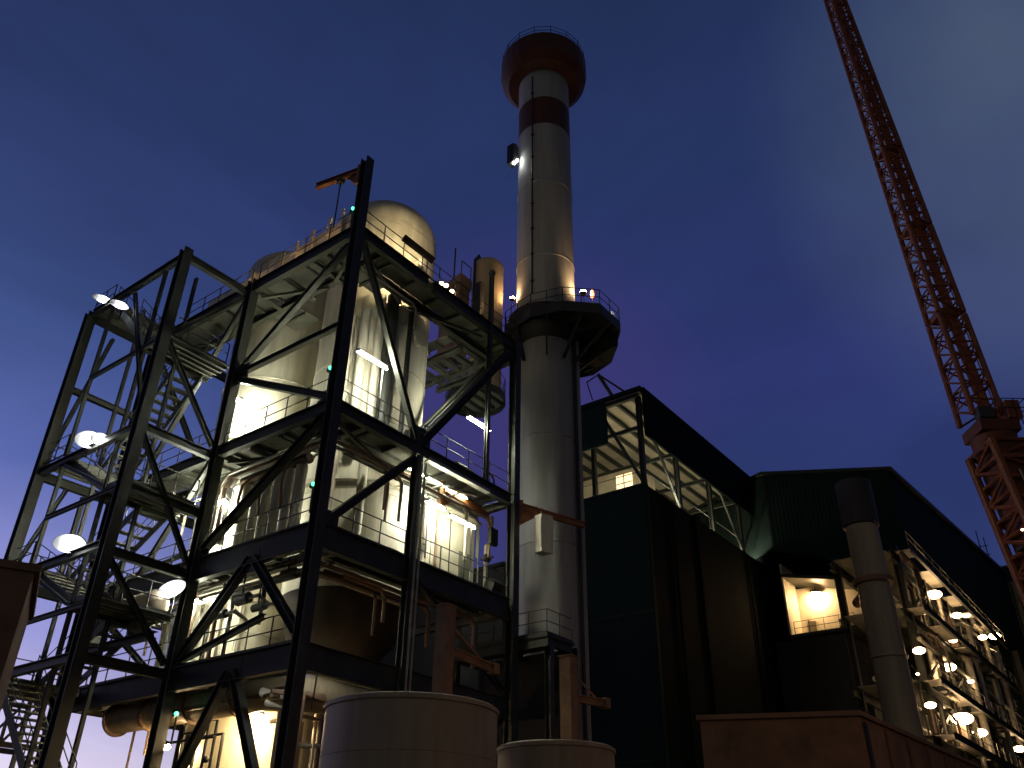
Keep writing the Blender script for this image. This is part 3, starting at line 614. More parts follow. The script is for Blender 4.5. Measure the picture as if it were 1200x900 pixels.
part('lens', MB().ball((x - .16, y - .22, 44.5), .1), FLOOD, al); part('lens', MB().ball((x + .12, y - .25, 44.95), .1), FLOOD, al)
part('bracket', MB().bar((x, y, 45.4), (CX - 1.2, CY + .8, 45.4), .1, .1), DARK, al)
# lamps on the chimney platform
flood((20.05, -1.3, 33.5), (-.1, -.9, -.3), .3, 'oval floodlight at the right tip of the chimney platform', 1.5, bracket=(0, .1, -2.0), group='lamps on the chimney platform')
ball_lamp((17.05, -1.15, 33.75), .2, 'bright warm lamp at the right foot of the upper chimney shaft', m=WARMX, group='lamps on the chimney platform', arm=(.1, -.2, -2.6), up=True)
ball_lamp((14.75, 2.55, 33.5), .16, 'dimmer warm lamp at the left foot of the upper chimney shaft', m=WARMX, group='lamps on the chimney platform', arm=(-.1, .2, -2.3), up=True)
ball_lamp((17.7, -1.4, 33.9), .12, 'small red lamp near the railing of the chimney platform', m=REDL, group='lamps on the chimney platform', arm=(.1, -.1, -2.4), sq=(1, 1, 2.6))

# ------------------------------------------------------------------ boiler hall with open lit storey
HX, HY, HX1, HY1 = 30.67, 2.72, 57.0, 14.3
bh = thing('boiler_hall', 'dark green clad hall with an open lit storey below its roof band', 'industrial hall', (HX, HY, 0))
part('wall', MB().bx(HX, HX + .25, HY, HY1, 0, 27.0), GREEN, bh)
GREEN_SHADE = mat('shaded_green_cladding', (0.006, 0.011, 0.012), 0.85, 0.0, 0.2, 0.4, streak=True, corr=5.0)  # green cladding with the front wall's shade put into its colour
GREEN_SHADE.node_tree.nodes['Principled BSDF'].inputs['Specular IOR Level'].default_value = .06
part('wall', MB().bx(HX + .25, HX1, HY, HY + .25, 0, 27.0), GREEN_SHADE, bh)
part('wall', MB().bx(HX, HX1, HY1, HY1 + .25, 0, 34.4), BEIGE, bh); part('wall', MB().bx(HX1, HX1 + .25, HY, HY1 + .25, 0, 34.4), BEIGE, bh)
for z in (9.0, 18.0):
    part('panel_seam', MB().bx(HX - .035, HX - .004, HY, HY1, z, z + .07), DARK, bh)
part('corner_flashing', MB().bx(HX - .06, HX + .35, HY - .06, HY - .002, 0, 27.05), GREEN, bh)
part('coping', MB().bx(HX - .08, HX + .3, HY + .1, HY1, 27.01, 27.1), DARK, bh)
for x in (34.2, 47.5): part('downpipe', MB().tube([(x, HY - .14, 0), (x, HY - .14, 26.8)], .09, 8), GREEN_SHADE, bh)
part('corner_pilaster', MB().bx(38.1, 38.8, HY - .2, HY - .04, 0, 27.2), GREEN_SHADE, bh)
part('floor_slab', MB().bx(HX + .26, HX1 - .01, HY + .26, HY1 - .01, 26.3, 26.6), PLATE, bh)
part('roof', MB().bx(HX - .3, HX1 + .3, HY - .3, HY1 + .3, 34.5, 34.85), GREEN2, bh)
part('ceiling', MB().bx(HX - .2, HX1, HY - .2, HY1, 34.3, 34.42), BEIGE, bh)
part('roof_band', MB().bx(HX + .2, HX1 + .3, HY - .35, HY - .15, 30.9, 34.95), GREEN_SHADE, bh)
part('roof_band', MB().bx(HX - .35, HX - .15, 5.45, HY1 + .3, 30.85, 34.35), GREEN, bh)
part('edge_beam', MB().hsec((HX - .2, HY - .1, 34.1), (HX - .2, HY1, 34.1), .3, .36), STEEL, bh)
for x in (HX + .1, 36.2, 41.9, 47.5, 53.0):
    part('column', MB().hsec((x, HY + .12, 27.0), (x, HY + .12, 34.2), .34, .34), STEEL, bh)
    part('truss_chord', MB().hsec((x, HY + .3, 31.6), (x, HY1 - .05, 31.6), .2, .3), STEEL, bh)
for x in (HX + .1, 41.9):
    part('brace', MB().bar((x, HY + .1, 33.9), (x + 5.4, HY + .1, 27.2), .16, .16), STEEL, bh)
part('brace', MB().bar((53, HY + .1, 33.9), (47.6, HY + .1, 27.2), .16, .16), STEEL, bh)
for k in range(9):
    y = HY + .5 + k * 1.35
    part('purlin', MB().hsec((HX - .1, y, 34.08), (HX1 - .1, y, 34.08), .2, .36, t=.03), STEEL, bh)
for y in (6.9, 10.6): part('column', MB().hsec((HX + .12, y, 27.0), (HX + .12, y, 34.0), .3, .3), STEEL, bh)
part('brace', MB().bar((HX + .1, HY + .2, 27.3), (HX + .1, 6.4, 34.4), .22, .22), STEEL, bh)
part('eave_rail', MB().tube([(HX + .1, HY + .3, 28.1), (HX + .1, HY1, 28.1)], .03, 6).tube([(HX + .3, HY + .1, 28.1), (HX1, HY + .1, 28.1)], .03, 6), STEEL, bh)
wn = part('lit_window', MB().bx(35.95, 35.99, 6.6, 8.05, 29.5, 31.0), WINL, bh)
part('window_frame', MB().bx(35.9, 35.94, 7.3, 7.36, 29.5, 31.0).bx(35.9, 35.94, 6.6, 8.05, 30.2, 30.26), DARK, wn)
part('inner_room', MB().bx(36.02, 39, 6.2, 14.2, 26.62, 31.4), BEIGE, bh)
mb = thing('roof_davit', 'thin dark davit frame standing on the green hall roof corner', 'davit', (HX, 6.2, 34.9))
part('post', MB().tube([(HX + .1, 5.0, 34.9), (HX - .4, 5.9, 37.0)], .16, 8), DARK, mb); part('arm', MB().tube([(HX - .4, 5.7, 36.8), (HX + 1.4, 4.0, 35.2)], .08, 8), DARK, mb)
part('rung', MB().tube([(HX - .4, 6.5, 34.9), (HX - .5, 6.9, 36.6), (HX - .4, 5.9, 37.0)], .05, 6), DARK, mb)
for i, (a, b, lab) in enumerate((((33.5, 3.45, 26.85), (36.5, 3.45, 26.85), 'assumed thin uplight, unseen behind the parapet of the hall nearest its green corner'), ((40.0, 3.45, 26.85), (43.0, 3.45, 26.85), 'assumed thin uplight, unseen behind the hall parapet midway along'), ((47.0, 3.45, 26.85), (50.0, 3.45, 26.85), 'assumed thin uplight, unseen behind the hall parapet at its far end'), ((31.5, 7.0, 26.85), (31.5, 9.5, 26.85), 'assumed thin uplight, unseen behind the hall parapet below the left roof band'))):
    a, b = V(a), V(b); t = thing('assumed_hall_tube', lab, 'tube light', a, 'assumed tube lights in the green hall')  # unseen tubes, assumed and added to light the hall ceiling
    part('tube', MB().tube([a, b], .05, 8), HALLG, t); part('housing', MB().bar(a + V((0, 0, -.1)), b + V((0, 0, -.1)), .16, .06), GALV, t)
    part('foot', MB().box(a.lerp(b, .5) + V((0, 0, -.19)), (.2, .2, .12)), DARK, t)

# ------------------------------------------------------------------ far hall over the pipe rack
fh = thing('far_hall', 'large dark flat-sided hall on the far right above the lit pipe rack', 'industrial hall', (54, -8, 0))
PL = [(49.2, .8), (54.57, -8.44), (90.0, -10.9), (86, 12), (55, 14)]
part('wall', MB().prism(PL, [27.2, 25.2, 25.4, 25.4, 27.2], 34.2), GREEN2, fh)
part('roof', MB().prism([(49.0, .9), (54.5, -8.75), (90.4, -11.2), (86.5, 12.4), (54.8, 14.4)], 34.2, 34.5), DARK, fh)
part('lower_wall', MB().bx(57.6, 112, -1.0, -.7, 0, 25.2), GREEN2, fh)
for x, y in ((55.0, -7.9), (88, -10)): part('support_column', MB().hsec((x, y, 0), (x, y, 25.4), .6, .6), STEEL, fh)
an = thing('dark_annex', 'plain dark annex block behind the rack at the right picture edge', 'industrial hall', (95, -20, 0))
part('wall', MB().bx(92.5, 125, -45, -6, 0, 35.6), GREEN2, an)
part('roof', MB().bx(92.3, 125.2, -45.2, -5.8, 35.6, 35.9), DARK, an)
part('low_wing', MB().bx(92.6, 125, -5.95, 6, 0, 25), GREEN2, an)
al2 = thing('lit_bay', 'pale walled bay flooded with warm light between the two dark halls', 'bay', (52, -2, 20))
part('back_wall', MB().bx(53.4, 53.6, -4.2, .9, 20.6, 25.0), CREAM2, al2)
part('floor', MB().bx(50.6, 54.2, -4.4, 1.0, 20.2, 20.5), STEEL, al2)
part('side_wall', MB().bx(50.6, 53.4, .9, 1.05, 20.5, 26.5), CREAM2, al2)
part('canopy', MB().prism([(50.4, 1.0), (54.0, 1.0), (54.0, -6.2), (50.4, -6.2)], [25.3, 25.3, 23.6, 23.6], [25.6, 25.6, 23.9, 23.9]), STEEL, al2)
for y in (-3.4, -.6): part('cabinet', MB().bx(52.6, 53.3, y, y + .8, 20.5, 21.9), CREAM2, al2)
railing([(51, -4.2, 20.5), (51, .7, 20.5)], al2, step=1.3)
part('under_box', MB().bx(50.8, 57.4, -4.4, 2.4, 0, 20.1), DARK, al2)
ball_lamp((52.9, -.9, 24.1), .42, 'fierce warm lamp blazing under the canopy of the pale bay', m=WARMX, group='lamps on the right', arm=(0, 0, .9))
DUCTD = mat('duct_dark', (0.05, 0.044, 0.038), 0.6, 0.0, 0.25, 1.0, streak=True)
dv = thing('vertical_duct', 'thick pale vertical duct with a wider dim upper section', 'duct', (41.3, -8.6, 0))
part('lower_section', MB().lathe([(1.08, 0), (1.08, 24.6)], 41.3, -8.5, 40), TANKM, dv)
part('upper_section', MB().lathe([(1.08, 24.6), (1.24, 24.66), (1.24, 27.9), (1.2, 28.0)], 41.3, -8.5, 40), DUCTD, dv)
part('collar', MB().lathe([(1.09, 20.4), (1.3, 20.5), (1.3, 20.8), (1.09, 20.9)], 41.3, -8.5, 40), RUST, dv)
part('cross_pipe', MB().tube([(42.2, -8.0, 20.6), (45, -6.2, 20.5)], .35, 16), RUST, dv)
for z in (5, 10.5, 15.5): part('flange', MB().lathe([(1.085, z), (1.2, z + .02), (1.2, z + .16), (1.085, z + .18)], 41.3, -8.5, 40), TANKM, dv)

# ------------------------------------------------------------------ pipe rack with lamps
pr = thing('pipe_rack', 'multi-level steel pipe rack lit by warm lamps at far right', 'pipe rack', (50, -9, 0))
for x in (47.5, 54.5, 61.5, 68.5, 75.5, 83):
    for y in (-9.0, -14.5 if x > 60 else -4.5):
        part('column', MB().hsec((x, y, 0), (x, y, 25.0), .5, .5), STEEL, pr)
for z in (11.1, 14.6, 19.6, 23.9):
    part('beam', MB().hsec((46, -9, z), (86, -9, z), .35, .7), STEEL, pr)
    part('beam', MB().hsec((46, -4.5, z), (86, -4.5, z), .3, .5), STEEL, pr)
    part('deck_plate', MB().bx(46, 84, -8.7, -4.8, z + .37, z + .42), PLATE, pr)
    for xa, xb in ((46.6, 48.6), (52.4, 57.2), (60.2, 63.6), (66.0, 68.0), (71.4, 73.6)): part('lamp_pool_plate', MB().bx(xa, xb, -10.25, -8.72, z + .36, z + .41), PIPEW, pr)  # pale plates only near the lamps, added to show their pools of light
    part('edge_beam', MB().hsec((46, -10.4, z + .2), (80, -10.4, z + .2), .2, .5), STEEL, pr)
    railing([(46, -10.35, z + .46), (80, -10.35, z + .46)], pr, step=2.4, m=GALV, kick=False)
for z in (11.1, 14.6, 19.6):
    for x in (47.5, 54.5, 61.5):
        part('brace', MB().bar((x + .3, -9, z + .5), (x + 6.7, -9, z + 3.2), .2, .2), STEEL, pr)
runs = [((54.0, 1.2), 'PIPEW'), ((56.6, 4), 'PIPEW'), ((58.2, 0), 'GALV'), ((61.9, 0), 'PIPEW'), ((64, 0), 'PIPEW'), ((71.5, 0), 'GALV'), ((69.5, 0), 'PIPEW'), ((50.8, 0), 'PIPEB')]
vp = [((56.7, -9.5), 20.3, 23.6, .16, 'short pale standing pipe at the top of the rack'), ((62.0, -9.6), 8.0, 19.3, .3, 'tall bright standing pipe at the middle of the rack'), ((71.8, -9.6), 12.0, 19.4, .22, 'bright standing pipe low at the right end of the rack'),
      ((58.5, -9.5), 9.0, 14.0, .2, 'short bright standing pipe at the bottom of the rack'), ((66, -9.6), 15.2, 23.0, .2, 'pale standing pipe on the upper right of the rack'), ((52.0, -9.5), 15.2, 19.0, .18, 'brown standing pipe at the left of the rack'),
      ((77.5, -9.6), 14.0, 23.0, .26, 'farthest standing pipe at the right of the rack')]
for (x, y), z0, z1, r, lab in vp:
    single('standing_pipe', MB().tube([(x, y, z0), (x, y, z1), (x + .1, y + .5, z1 + .4), (x + .1, y + 1.4, z1 + .4)], r, 12), PIPEB if 'brown' in lab else PIPEW, lab, 'pipe', 'standing pipes on the rack')
single('bent_pipe', MB().tube([(69.4, -9.6, 25.4), (69.6, -9.6, 24.2), (72.5, -9.6, 24.2), (73.4, -9.6, 23.2), (73.2, -9.6, 15)], .2, 12), PIPEW, 'pale pipe with two bends running down the upper rack', 'pipe')
for i, (z, y, r) in enumerate(((12.2, -7.8, .3), (12.0, -6.5, .22), (15.7, -7.4, .35), (15.5, -6.0, .2), (20.5, -7.6, .3), (20.4, -6.4, .24), (17.8, -9.5, .15))):
    lab = ('thick pipe lying along the lowest rack level', 'thin pipe lying along the lowest rack level behind the thick one', 'thickest pipe lying along the second rack level', 'thin pipe lying along the second rack level', 'pipe lying along the third rack level at its front', 'pipe lying along the third rack level behind another', 'slender pipe slung across the rack front between levels')[i]
    single('long_pipe', MB().tube([(46.5, y, z), (58, y, z), (84, y, z)], r, 12), (PIPEW, GALV, PIPEB)[i % 3], lab, 'pipe', 'pipes lying along the rack')
eqp = [((50.5, -7.4), 11.6, 13.6, .7), ((57.0, -7.2), 15.1, 17.6, .8), ((64.5, -7.4), 15.1, 17.2, .7), ((60.0, -7.2), 20.1, 22.6, .6), ((52.5, -7.0), 20.1, 22.2, .55), ((66.5, -7.4), 11.6, 13.6, .8)]
for i, ((x, y), z0, z1, r) in enumerate(eqp):
    lab = ('squat pale drum at the left of the lowest rack level', 'widest pale drum on the second rack level', 'pale drum at the right of the second rack level', 'pale drum on the upper rack level by the big lamp', 'small drum at the left of the upper rack level', 'pale drum at the right of the lowest rack level')[i]
    t = thing('rack_drum', lab, 'drum', (x, y, z0), 'drums on the pipe rack')
    part('shell', MB().lathe([(r, z0)] + [(r, z1 - .3)] + dome(r, z1 - .3, .35, 5), x, y, 24), CREAM2, t)
    part('outlet', MB().tube([(x, y, z1), (x, y, z1 + .5), (x + 1.2, y, z1 + .5)], .12, 8), PIPEW, t)
lamps = [((54.95, -9.6, 23.1), .5, 'largest lamp at the top of the rack beside the duct'), ((45.6, -7.5, 20.4), .25, 'small lamp just right of the duct near the top'), ((62.4, -9.6, 23.2), .36, 'upper rack lamp, left of a close pair'), ((66.9, -9.6, 24.3), .32, 'upper rack lamp, right of a close pair'),
         ((50.9, -9.4, 20.7), .2, 'tiny lamp below the largest top lamp'), ((71.2, -9.8, 23.2), .34, 'rack lamp at upper right, smaller of two'), ((78.5, -9.8, 24.9), .48, 'rack lamp at upper right, larger of two'), ((58.5, -9.5, 20.25), .27, 'flat lamp below the upper pair on the rack'),
         ((45.2, -9.6, 16.7), .36, 'round lamp right of the duct at mid height'), ((53.7, -9.6, 17.2), .46, 'lamp lighting a pale plate at the middle of the rack'), ((60.9, -9.6, 17.45), .22, 'tiny lamp at the right of the middle rack level'),
         ((44.9, -9.6, 13.1), .32, 'round lamp right of the duct low down'), ((53.5, -9.7, 13.5), .66, 'biggest brightest lamp at the bottom of the rack'), ((58.9, -9.7, 13.25), .46, 'lamp just right of the biggest bottom lamp'),
         ((74.7, -9.8, 14.0), .42, 'lamp at lower right near the picture edge'), ((88.5, -9.8, 19.5), .32, 'farthest lamp at the right edge of the rack'), ((43.3, -9.6, 14.8), .1, 'pinprick lamp close against the duct'), ((51.2, -9.6, 9.2), .4, 'lowest warm lamp half cut by the picture edge')]
for c, r, lab in lamps:
    ball_lamp(c, r, lab, m=WARM, group='warm lamps on the pipe rack', arm=(0, .3, r + .5), sq=(1.15, 1.15, .62), cap=True)
rk = random.Random(9)
for k in range(46):
    x = 46.5 + rk.random() * 30; z = rk.choice((11.1, 14.6, 19.6, 19.6)) + .6; y = -9.9 + rk.random() * 1.6; h = .8 + rk.random() * 2.6; d = rk.choice((-1, 1)) * (.6 + rk.random() * 1.8)
    part('service_pipe', MB().tube([(x, y, z), (x, y, z + h), (x + d, y, z + h), (x + d, y + .3, z + h + .7)], .05 + rk.random() * .1, 8), rk.choice((PIPEW, PIPEB, GALV, DARK, STEEL2)), pr)
for k in range(16):
    x = 47 + rk.random() * 28; z = rk.choice((11.1, 14.6, 19.6)) + .45
    part('junction_box', MB().bx(x, x + .5 + rk.random() * .9, -9.6, -9.0, z, z + .6 + rk.random() * 1.3), rk.choice((STEEL2, PIPEB, GALV, DARK)), pr)
part('lit_plate', MB().bx(52.6, 57.0, -8.6, -8.5, 15.8, 18.6), CREAM2, pr)
bt = thing('lattice_mast', 'thin lattice mast on the skyline between far hall and red crane', 'mast', (95, -14, 30))
part('leg', MB().bar((92.0, -9, 20), (92.0, -9, 40.5), .1, .1), DARK, bt); part('leg', MB().bar((92.0, -9.6, 20), (92.0, -9.6, 39.6), .1, .1), DARK, bt)
part('rungs', MB().bar((91.9, -8.8, 38.5), (91.9, -9.9, 38.5), .08, .08).bar((91.9, -8.8, 37.2), (91.9, -9.9, 37.4), .08, .08).bar((91.9, -8.8, 36.3), (91.9, -9.9, 36.6), .08, .08), DARK, bt)

# ------------------------------------------------------------------ red crane
KX, KY = 26.9, -19.6
ck = thing('lattice_crane', 'red lattice crane with a tall boom leaning out of the top right', 'crane', (KX, KY, 0))
cd = V((.794, .6075, 0)); cs = V((.6075, -.794, 0))          # away from and across the viewer's side of the yard
def sect(p0, p1, w0, w1, n, m, root, cr_=.075, lr=.035):
    p0, p1 = V(p0), V(p1); mb = MB()
    def cor(t, i):
        w = w0 + (w1 - w0) * t; c = p0.lerp(p1, t)
        return c + cs * (w / 2 * (1, -1, -1, 1)[i]) + cd * (w / 2 * (1, 1, -1, -1)[i])
    for i in range(4): mb.tube([cor(0, i), cor(1, i)], cr_, 8)
    for k in range(n):
        a, b = k / n, (k + 1) / n
        for i in range(4):
            j = (i + 1) % 4
            mb.tube([cor(a, i), cor(b, j)] if k % 2 else [cor(a, j), cor(b, i)], lr, 6)
            mb.tube([cor(b, i), cor(b, j)], lr * .9, 6)
    return part('boom_section', mb, m, root)
B0 = V((26.85, -19.05, 23.4)); B1 = V((26.75, -17.9, 63.0))
ns = 6
for k in range(ns):
    a, b = B0.lerp(B1, k / ns), B0.lerp(B1, (k + 1) / ns - .004)
    sect(a, b, 1.5 - .115 * k, 1.5 - .115 * (k + 1), 7, CRANER, ck, .15, .06)
for k, t in enumerate((.17, .335, .5)):
    c = B0.lerp(B1, t); part('joint_frame', MB().box(c, (1.3 - t * .6, 1.3 - t * .6, .4), (cs, cd, V((0, 0, 1)))), CRANER, ck)
part('hoist_ropes', MB().tube([B0 + cs * .75, B1 + cs * .3], .04, 6).tube([B0 - cs * .2 + cd * -.8, B1 + cs * -.1 + cd * -.4], .03, 6).tube([B0 + cs * .45 - cd * .8, B1 + cs * .25 - cd * .4], .03, 6), CRANER, ck)
part('inner_mast', MB().bar(B0 + cs * .48, B0.lerp(B1, .7) + cs * .32, .42, .42), CRANER, ck)
MASTR = mat('mast_red', (0.13, 0.03, 0.012), 0.6, 0.0, 0.35, 1.5)
UPV = V((0, 0, 1)); sd = V((26.75, -19.35, 22.6))
part('slew_deck', MB().box(sd, (2.0, 1.9, .6), (cs, cd, UPV)), MASTR, ck)
part('slew_ring', MB().lathe([(.2, 21.2), (1.05, 21.4), (1.1, 22.2), (.2, 22.24)], sd.x, sd.y, 24), MASTR, ck)
part('machine_box', MB().box(sd + cs * .95 + UPV * .9 - cd * .3, (.7, 1.3, 1.0), (cs, cd, UPV)), CRANER, ck)
part('machine_box', MB().box(sd - cs * .5 + UPV * .7 - cd * .7, (.8, .5, .6), (cs, cd, UPV)), DARK, ck)
railing([sd + cs * .4 - cd * 1.0 + UPV * .36, sd + cs * 1.6 - cd * 1.0 + UPV * .36, sd + cs * 1.6 + cd * 1.0 + UPV * .36], ck, m=DARK, step=.7, kick=False)
mc = V((27.0, -19.75, 0))
m1 = V((26.9, -19.6, 21.6)); m0 = V((26.9, -19.6, 0)) + cs * 2.6
for k in range(4):
    sect(m0.lerp(m1, k / 4), m0.lerp(m1, (k + 1) / 4), 2.75 - .1 * k, 2.65 - .1 * k, 6, CRANER, ck, .2, .1)
part('mast_core', MB().bar(m0 + cs * .25, m1 + cs * .2, 2.2, 2.2, (.6, -.8, 0)), MASTR, ck)
for k in range(20):
    c = m0.lerp(m1, (k + .6) / 20.5)
    part('mast_rib', MB().box(c - cd * 1.05, (2.4 + .2 * (k % 2), .5, .2), (cs, cd, UPV)), CRANER, ck)
part('cable_guard', MB().tube([m0.lerp(m1, .92) - cs * .6 - cd * 1.4, m0.lerp(m1, .72) - cs * .55 - cd * 1.45], .05, 6), GALV, ck)
part('side_step', MB().box(m0.lerp(m1, .74) - cs * 1.6 - cd * .9, (.7, .6, .1), (cs, cd, UPV)), DARK, ck)
ball_lamp(m0.lerp(m1, .78) - cs * 1.55 - cd * 1.1, .06, 'pinprick lamp on the red crane mast step, upper of two', m=WARM, group='crane mast lamps', arm=(.1, 0, -.4))
ball_lamp(m0.lerp(m1, .62) - cs * 1.3 - cd * 1.5, .08, 'pinprick lamp low on the red crane mast', m=WARM, group='crane mast lamps', arm=(.2, .2, .2))

# ------------------------------------------------------------------ foreground tanks, jib posts and walls
def tank(x, y, r, z, label):
    t = thing('storage_tank', label, 'tank', (x, y, 0), 'round tanks at the bottom')
    part('shell', MB().lathe([(r, 0), (r, z - .03), (r - .04, z)], x, y, 80), TANKM, t)
    part('roof', MB().lathe([(r - .04, z), (r * .6, z + .1), (.01, z + .18)], x, y, 80), TANKM, t)
    part('rim_angle', MB().lathe([(r + .002, z - .16), (r + .05, z - .15), (r + .05, z - .06), (r + .002, z - .05)], x, y, 80), TANKM, t)
    for zz in (z * .33, z * .55, z * .78): part('weld_seam', MB().lathe([(r + .001, zz), (r + .012, zz + .01), (r + .001, zz + .02)], x, y, 80), TANKM, t)
    return t
tank(-1.4, -6.68, 2.27, 6.05, 'larger round tank at the bottom centre, plain beige sides')
tank(4.0, -7.6, 1.75, 5.65, 'smaller round tank at the bottom, right of the big one')
POSTM = mat('post_tan', (0.30, 0.17, 0.08), 0.55, 0.0, 0.3, 1.5, bump=0.15)
def jib_post(b, z, tip, label):
    t = thing('jib_post', label, 'hoist post', (b[0], b[1], 0), 'orange jib posts behind the tanks')
    part('post', MB().bx(b[0] - .23, b[0] + .23, b[1] - .23, b[1] + .23, 0, z), POSTM, t)
    p0 = V((b[0], b[1], z - 1.35)); d = (V(tip) - p0)
    part('base_plate', MB().bx(b[0] - .45, b[0] + .45, b[1] - .45, b[1] + .45, 0, .05), POSTM, t)
    part('cap_plate', MB().bx(b[0] - .27, b[0] + .27, b[1] - .27, b[1] + .27, z, z + .04), POSTM, t)
    part('arm', MB().hsec(p0 + d * .12, V(tip), .2, .26, t=.04), POSTM, t)
    part('tie_rod', MB().tube([V((b[0], b[1], z - .35)), p0 + d * .85], .035, 8), POSTM, t)
    part('end_stop', MB().box(V(tip), (.3, .3, .34)), POSTM, t)
jib_post((1.98, -4.7), 9.95, (4.55, -4.7, 8.45), 'orange jib post standing behind the larger tank')
jib_post((6.9, -6.2), 9.1, (8.95, -6.4, 7.85), 'orange jib post standing behind the smaller tank')
bw = thing('steel_container', 'rust-brown steel container wall cut by the left picture edge', 'container', (-14.5, -9.3, 0))
part('body', MB().prism([(-13.1, -9.45), (-16.5, -7.9), (-15.2, -5.2), (-11.8, -6.75)], 0, 6.0), RUST, bw)
part('top_rail', MB().prism([(-13.04, -9.52), (-16.55, -7.93), (-15.2, -5.1), (-11.7, -6.7)], 6.0, 6.12), RUST, bw)
sb = thing('brown_shed', 'low brown shed at the bottom right with a dark corner gap', 'shed', (10, -15, 0))
part('wall', MB().prism([(9.9, -14.95), (24.0, -15.3), (24.0, -5), (8.0, -10.5)], 0, 6.75), RUST, sb)
for k in range(1, 6): part('panel_joint', MB().bx(9.9 + k * 2.3, 9.96 + k * 2.3, -15.05 - k * .053, -14.99 - k * .053, 0, 6.7), RUST, sb)
part('roof', MB().prism([(9.8, -15.05), (24.1, -15.4), (24.1, -4.9), (7.85, -10.45)], 6.75, 6.9), RUST, sb)
part('corner_post', MB().bx(10.15, 10.42, -15.03, -14.97, 0, 6.6), DARK, sb)

# distant truss and beams lower left
gt = thing('conveyor_truss', 'dark lattice conveyor truss low at the far left', 'truss', (-3, 14, 6))
for y, x in ((19.0, -4.5), (21.0, -4.5)):
    part('chord', MB().bar((x - 7, y, 7.3), (x + 6, y, 7.3), .22, .22).bar((x - 7, y, 9.3), (x + 6, y, 9.3), .2, .2), DARK, gt)
    part('web', [m_ for m_ in [MB()] for k in range(9) if not m_.bar((x - 7 + k * 1.4, y, 7.3), (x - 7 + k * 1.4, y, 9.3), .12, .12).bar((x - 7 + k * 1.4, y, 7.3), (x - 5.6 + k * 1.4, y, 9.3), .1, .1) is None][0], DARK, gt)
part('support', MB().bar((-5, 20, 0), (-5, 20, 7.3), .35, .35), DARK, gt)
pbm = thing('cross_beams', 'pair of dark beams bridging the pale sky by the container', 'beams', (-6, 16, 12))
part('beam', MB().bar((-11, 17, 12.9), (-2, 17, 12.9), .2, .22), DARK, pbm); part('beam', MB().bar((-11, 17, 11.9), (-2, 17, 11.9), .2, .26), DARK, pbm)
part('post', MB().bar((-5.4, 17, 0), (-5.4, 17, 13), .26, .26), DARK, pbm)

# assumed yard lamp out of view, added for orange light on tanks and crane
yl = thing('assumed_yard_lamp', 'assumed tall sodium yard lamp on a plain pole by the shed, out of view', 'assumed lamp', (5.5, -29.5, 0))
part('pole', MB().tube([(5.5, -29.5, 0), (5.5, -29.5, 9.2), (5.2, -29.0, 9.6), (4.6, -28.0, 9.7)], .09, 10), STEEL, yl)
part('lamp_head', MB().box((4.4, -27.7, 9.75), (.4, .8, .16)), GALV, yl)
part('hood', MB().lathe([(.5, 9.86), (.46, 9.9), (.1, 9.94)], 4.4, -27.7, 20), DARK, yl)
part('lens', MB().ball((4.4, -27.7, 9.56), .24, (1, 1, .5)), glow('assumed_yard_sodium', (1.0, .48, .19), 300), yl)

# ------------------------------------------------------------------ sky, sun, camera
w = bpy.data.worlds.new('World'); SC.world = w; w.use_nodes = True
nt = w.node_tree; N, L = nt.nodes, nt.links
bg = N['Background']
tc = N.new('ShaderNodeTexCoord')
sky = N.new('ShaderNodeTexSky'); sky.sky_type = 'NISHITA'; sky.sun_disc = False
sky.sun_elevation = math.radians(-3.0); sky.sun_rotation = math.radians(-8)
sx = N.new('ShaderNodeSeparateXYZ'); L.new(tc.outputs['Generated'], sx.inputs[0])
dt = N.new('ShaderNodeVectorMath'); dt.operation = 'DOT_PRODUCT'; dt.inputs[1].default_value = (-.10, .99, 0.0)
L.new(tc.outputs['Generated'], dt.inputs[0])
def ramp(stops):
    r = N.new('ShaderNodeValToRGB'); e = r.color_ramp.elements
    while len(e) < len(stops): e.new(.5)
    for k, (p, c) in zip(e, stops): k.position = p; k.color = (*c, 1)
    return r
# dusk colour from height above the horizon, on the dark side and on the afterglow side
rd = ramp([(0.0, (.10, .09, .16)), (.20, (.032, .045, .16)), (.36, (.020, .034, .13)), (.52, (.025, .036, .155)), (.70, (.018, .033, .118)), (.85, (.014, .027, .086)), (1, (.009, .014, .04))])
rg = ramp([(0.0, (.95, .80, .90)), (.10, (.78, .70, .92)), (.22, (.34, .34, .72)), (.38, (.10, .14, .42)), (.52, (.044, .078, .235)), (.68, (.022, .038, .122)), (.85, (.0145, .026, .080)), (1, (.012, .021, .062))])
L.new(sx.outputs['Z'], rd.inputs['Fac']); L.new(sx.outputs['Z'], rg.inputs['Fac'])
mr = N.new('ShaderNodeMapRange'); mr.interpolation_type = 'SMOOTHSTEP'; mr.inputs['From Min'].default_value = .45; mr.inputs['From Max'].default_value = .92
L.new(dt.outputs['Value'], mr.inputs['Value'])
mx = N.new('ShaderNodeMix'); mx.data_type = 'RGBA'
L.new(mr.outputs['Result'], mx.inputs['Factor']); L.new(rd.outputs['Color'], mx.inputs['A']); L.new(rg.outputs['Color'], mx.inputs['B'])
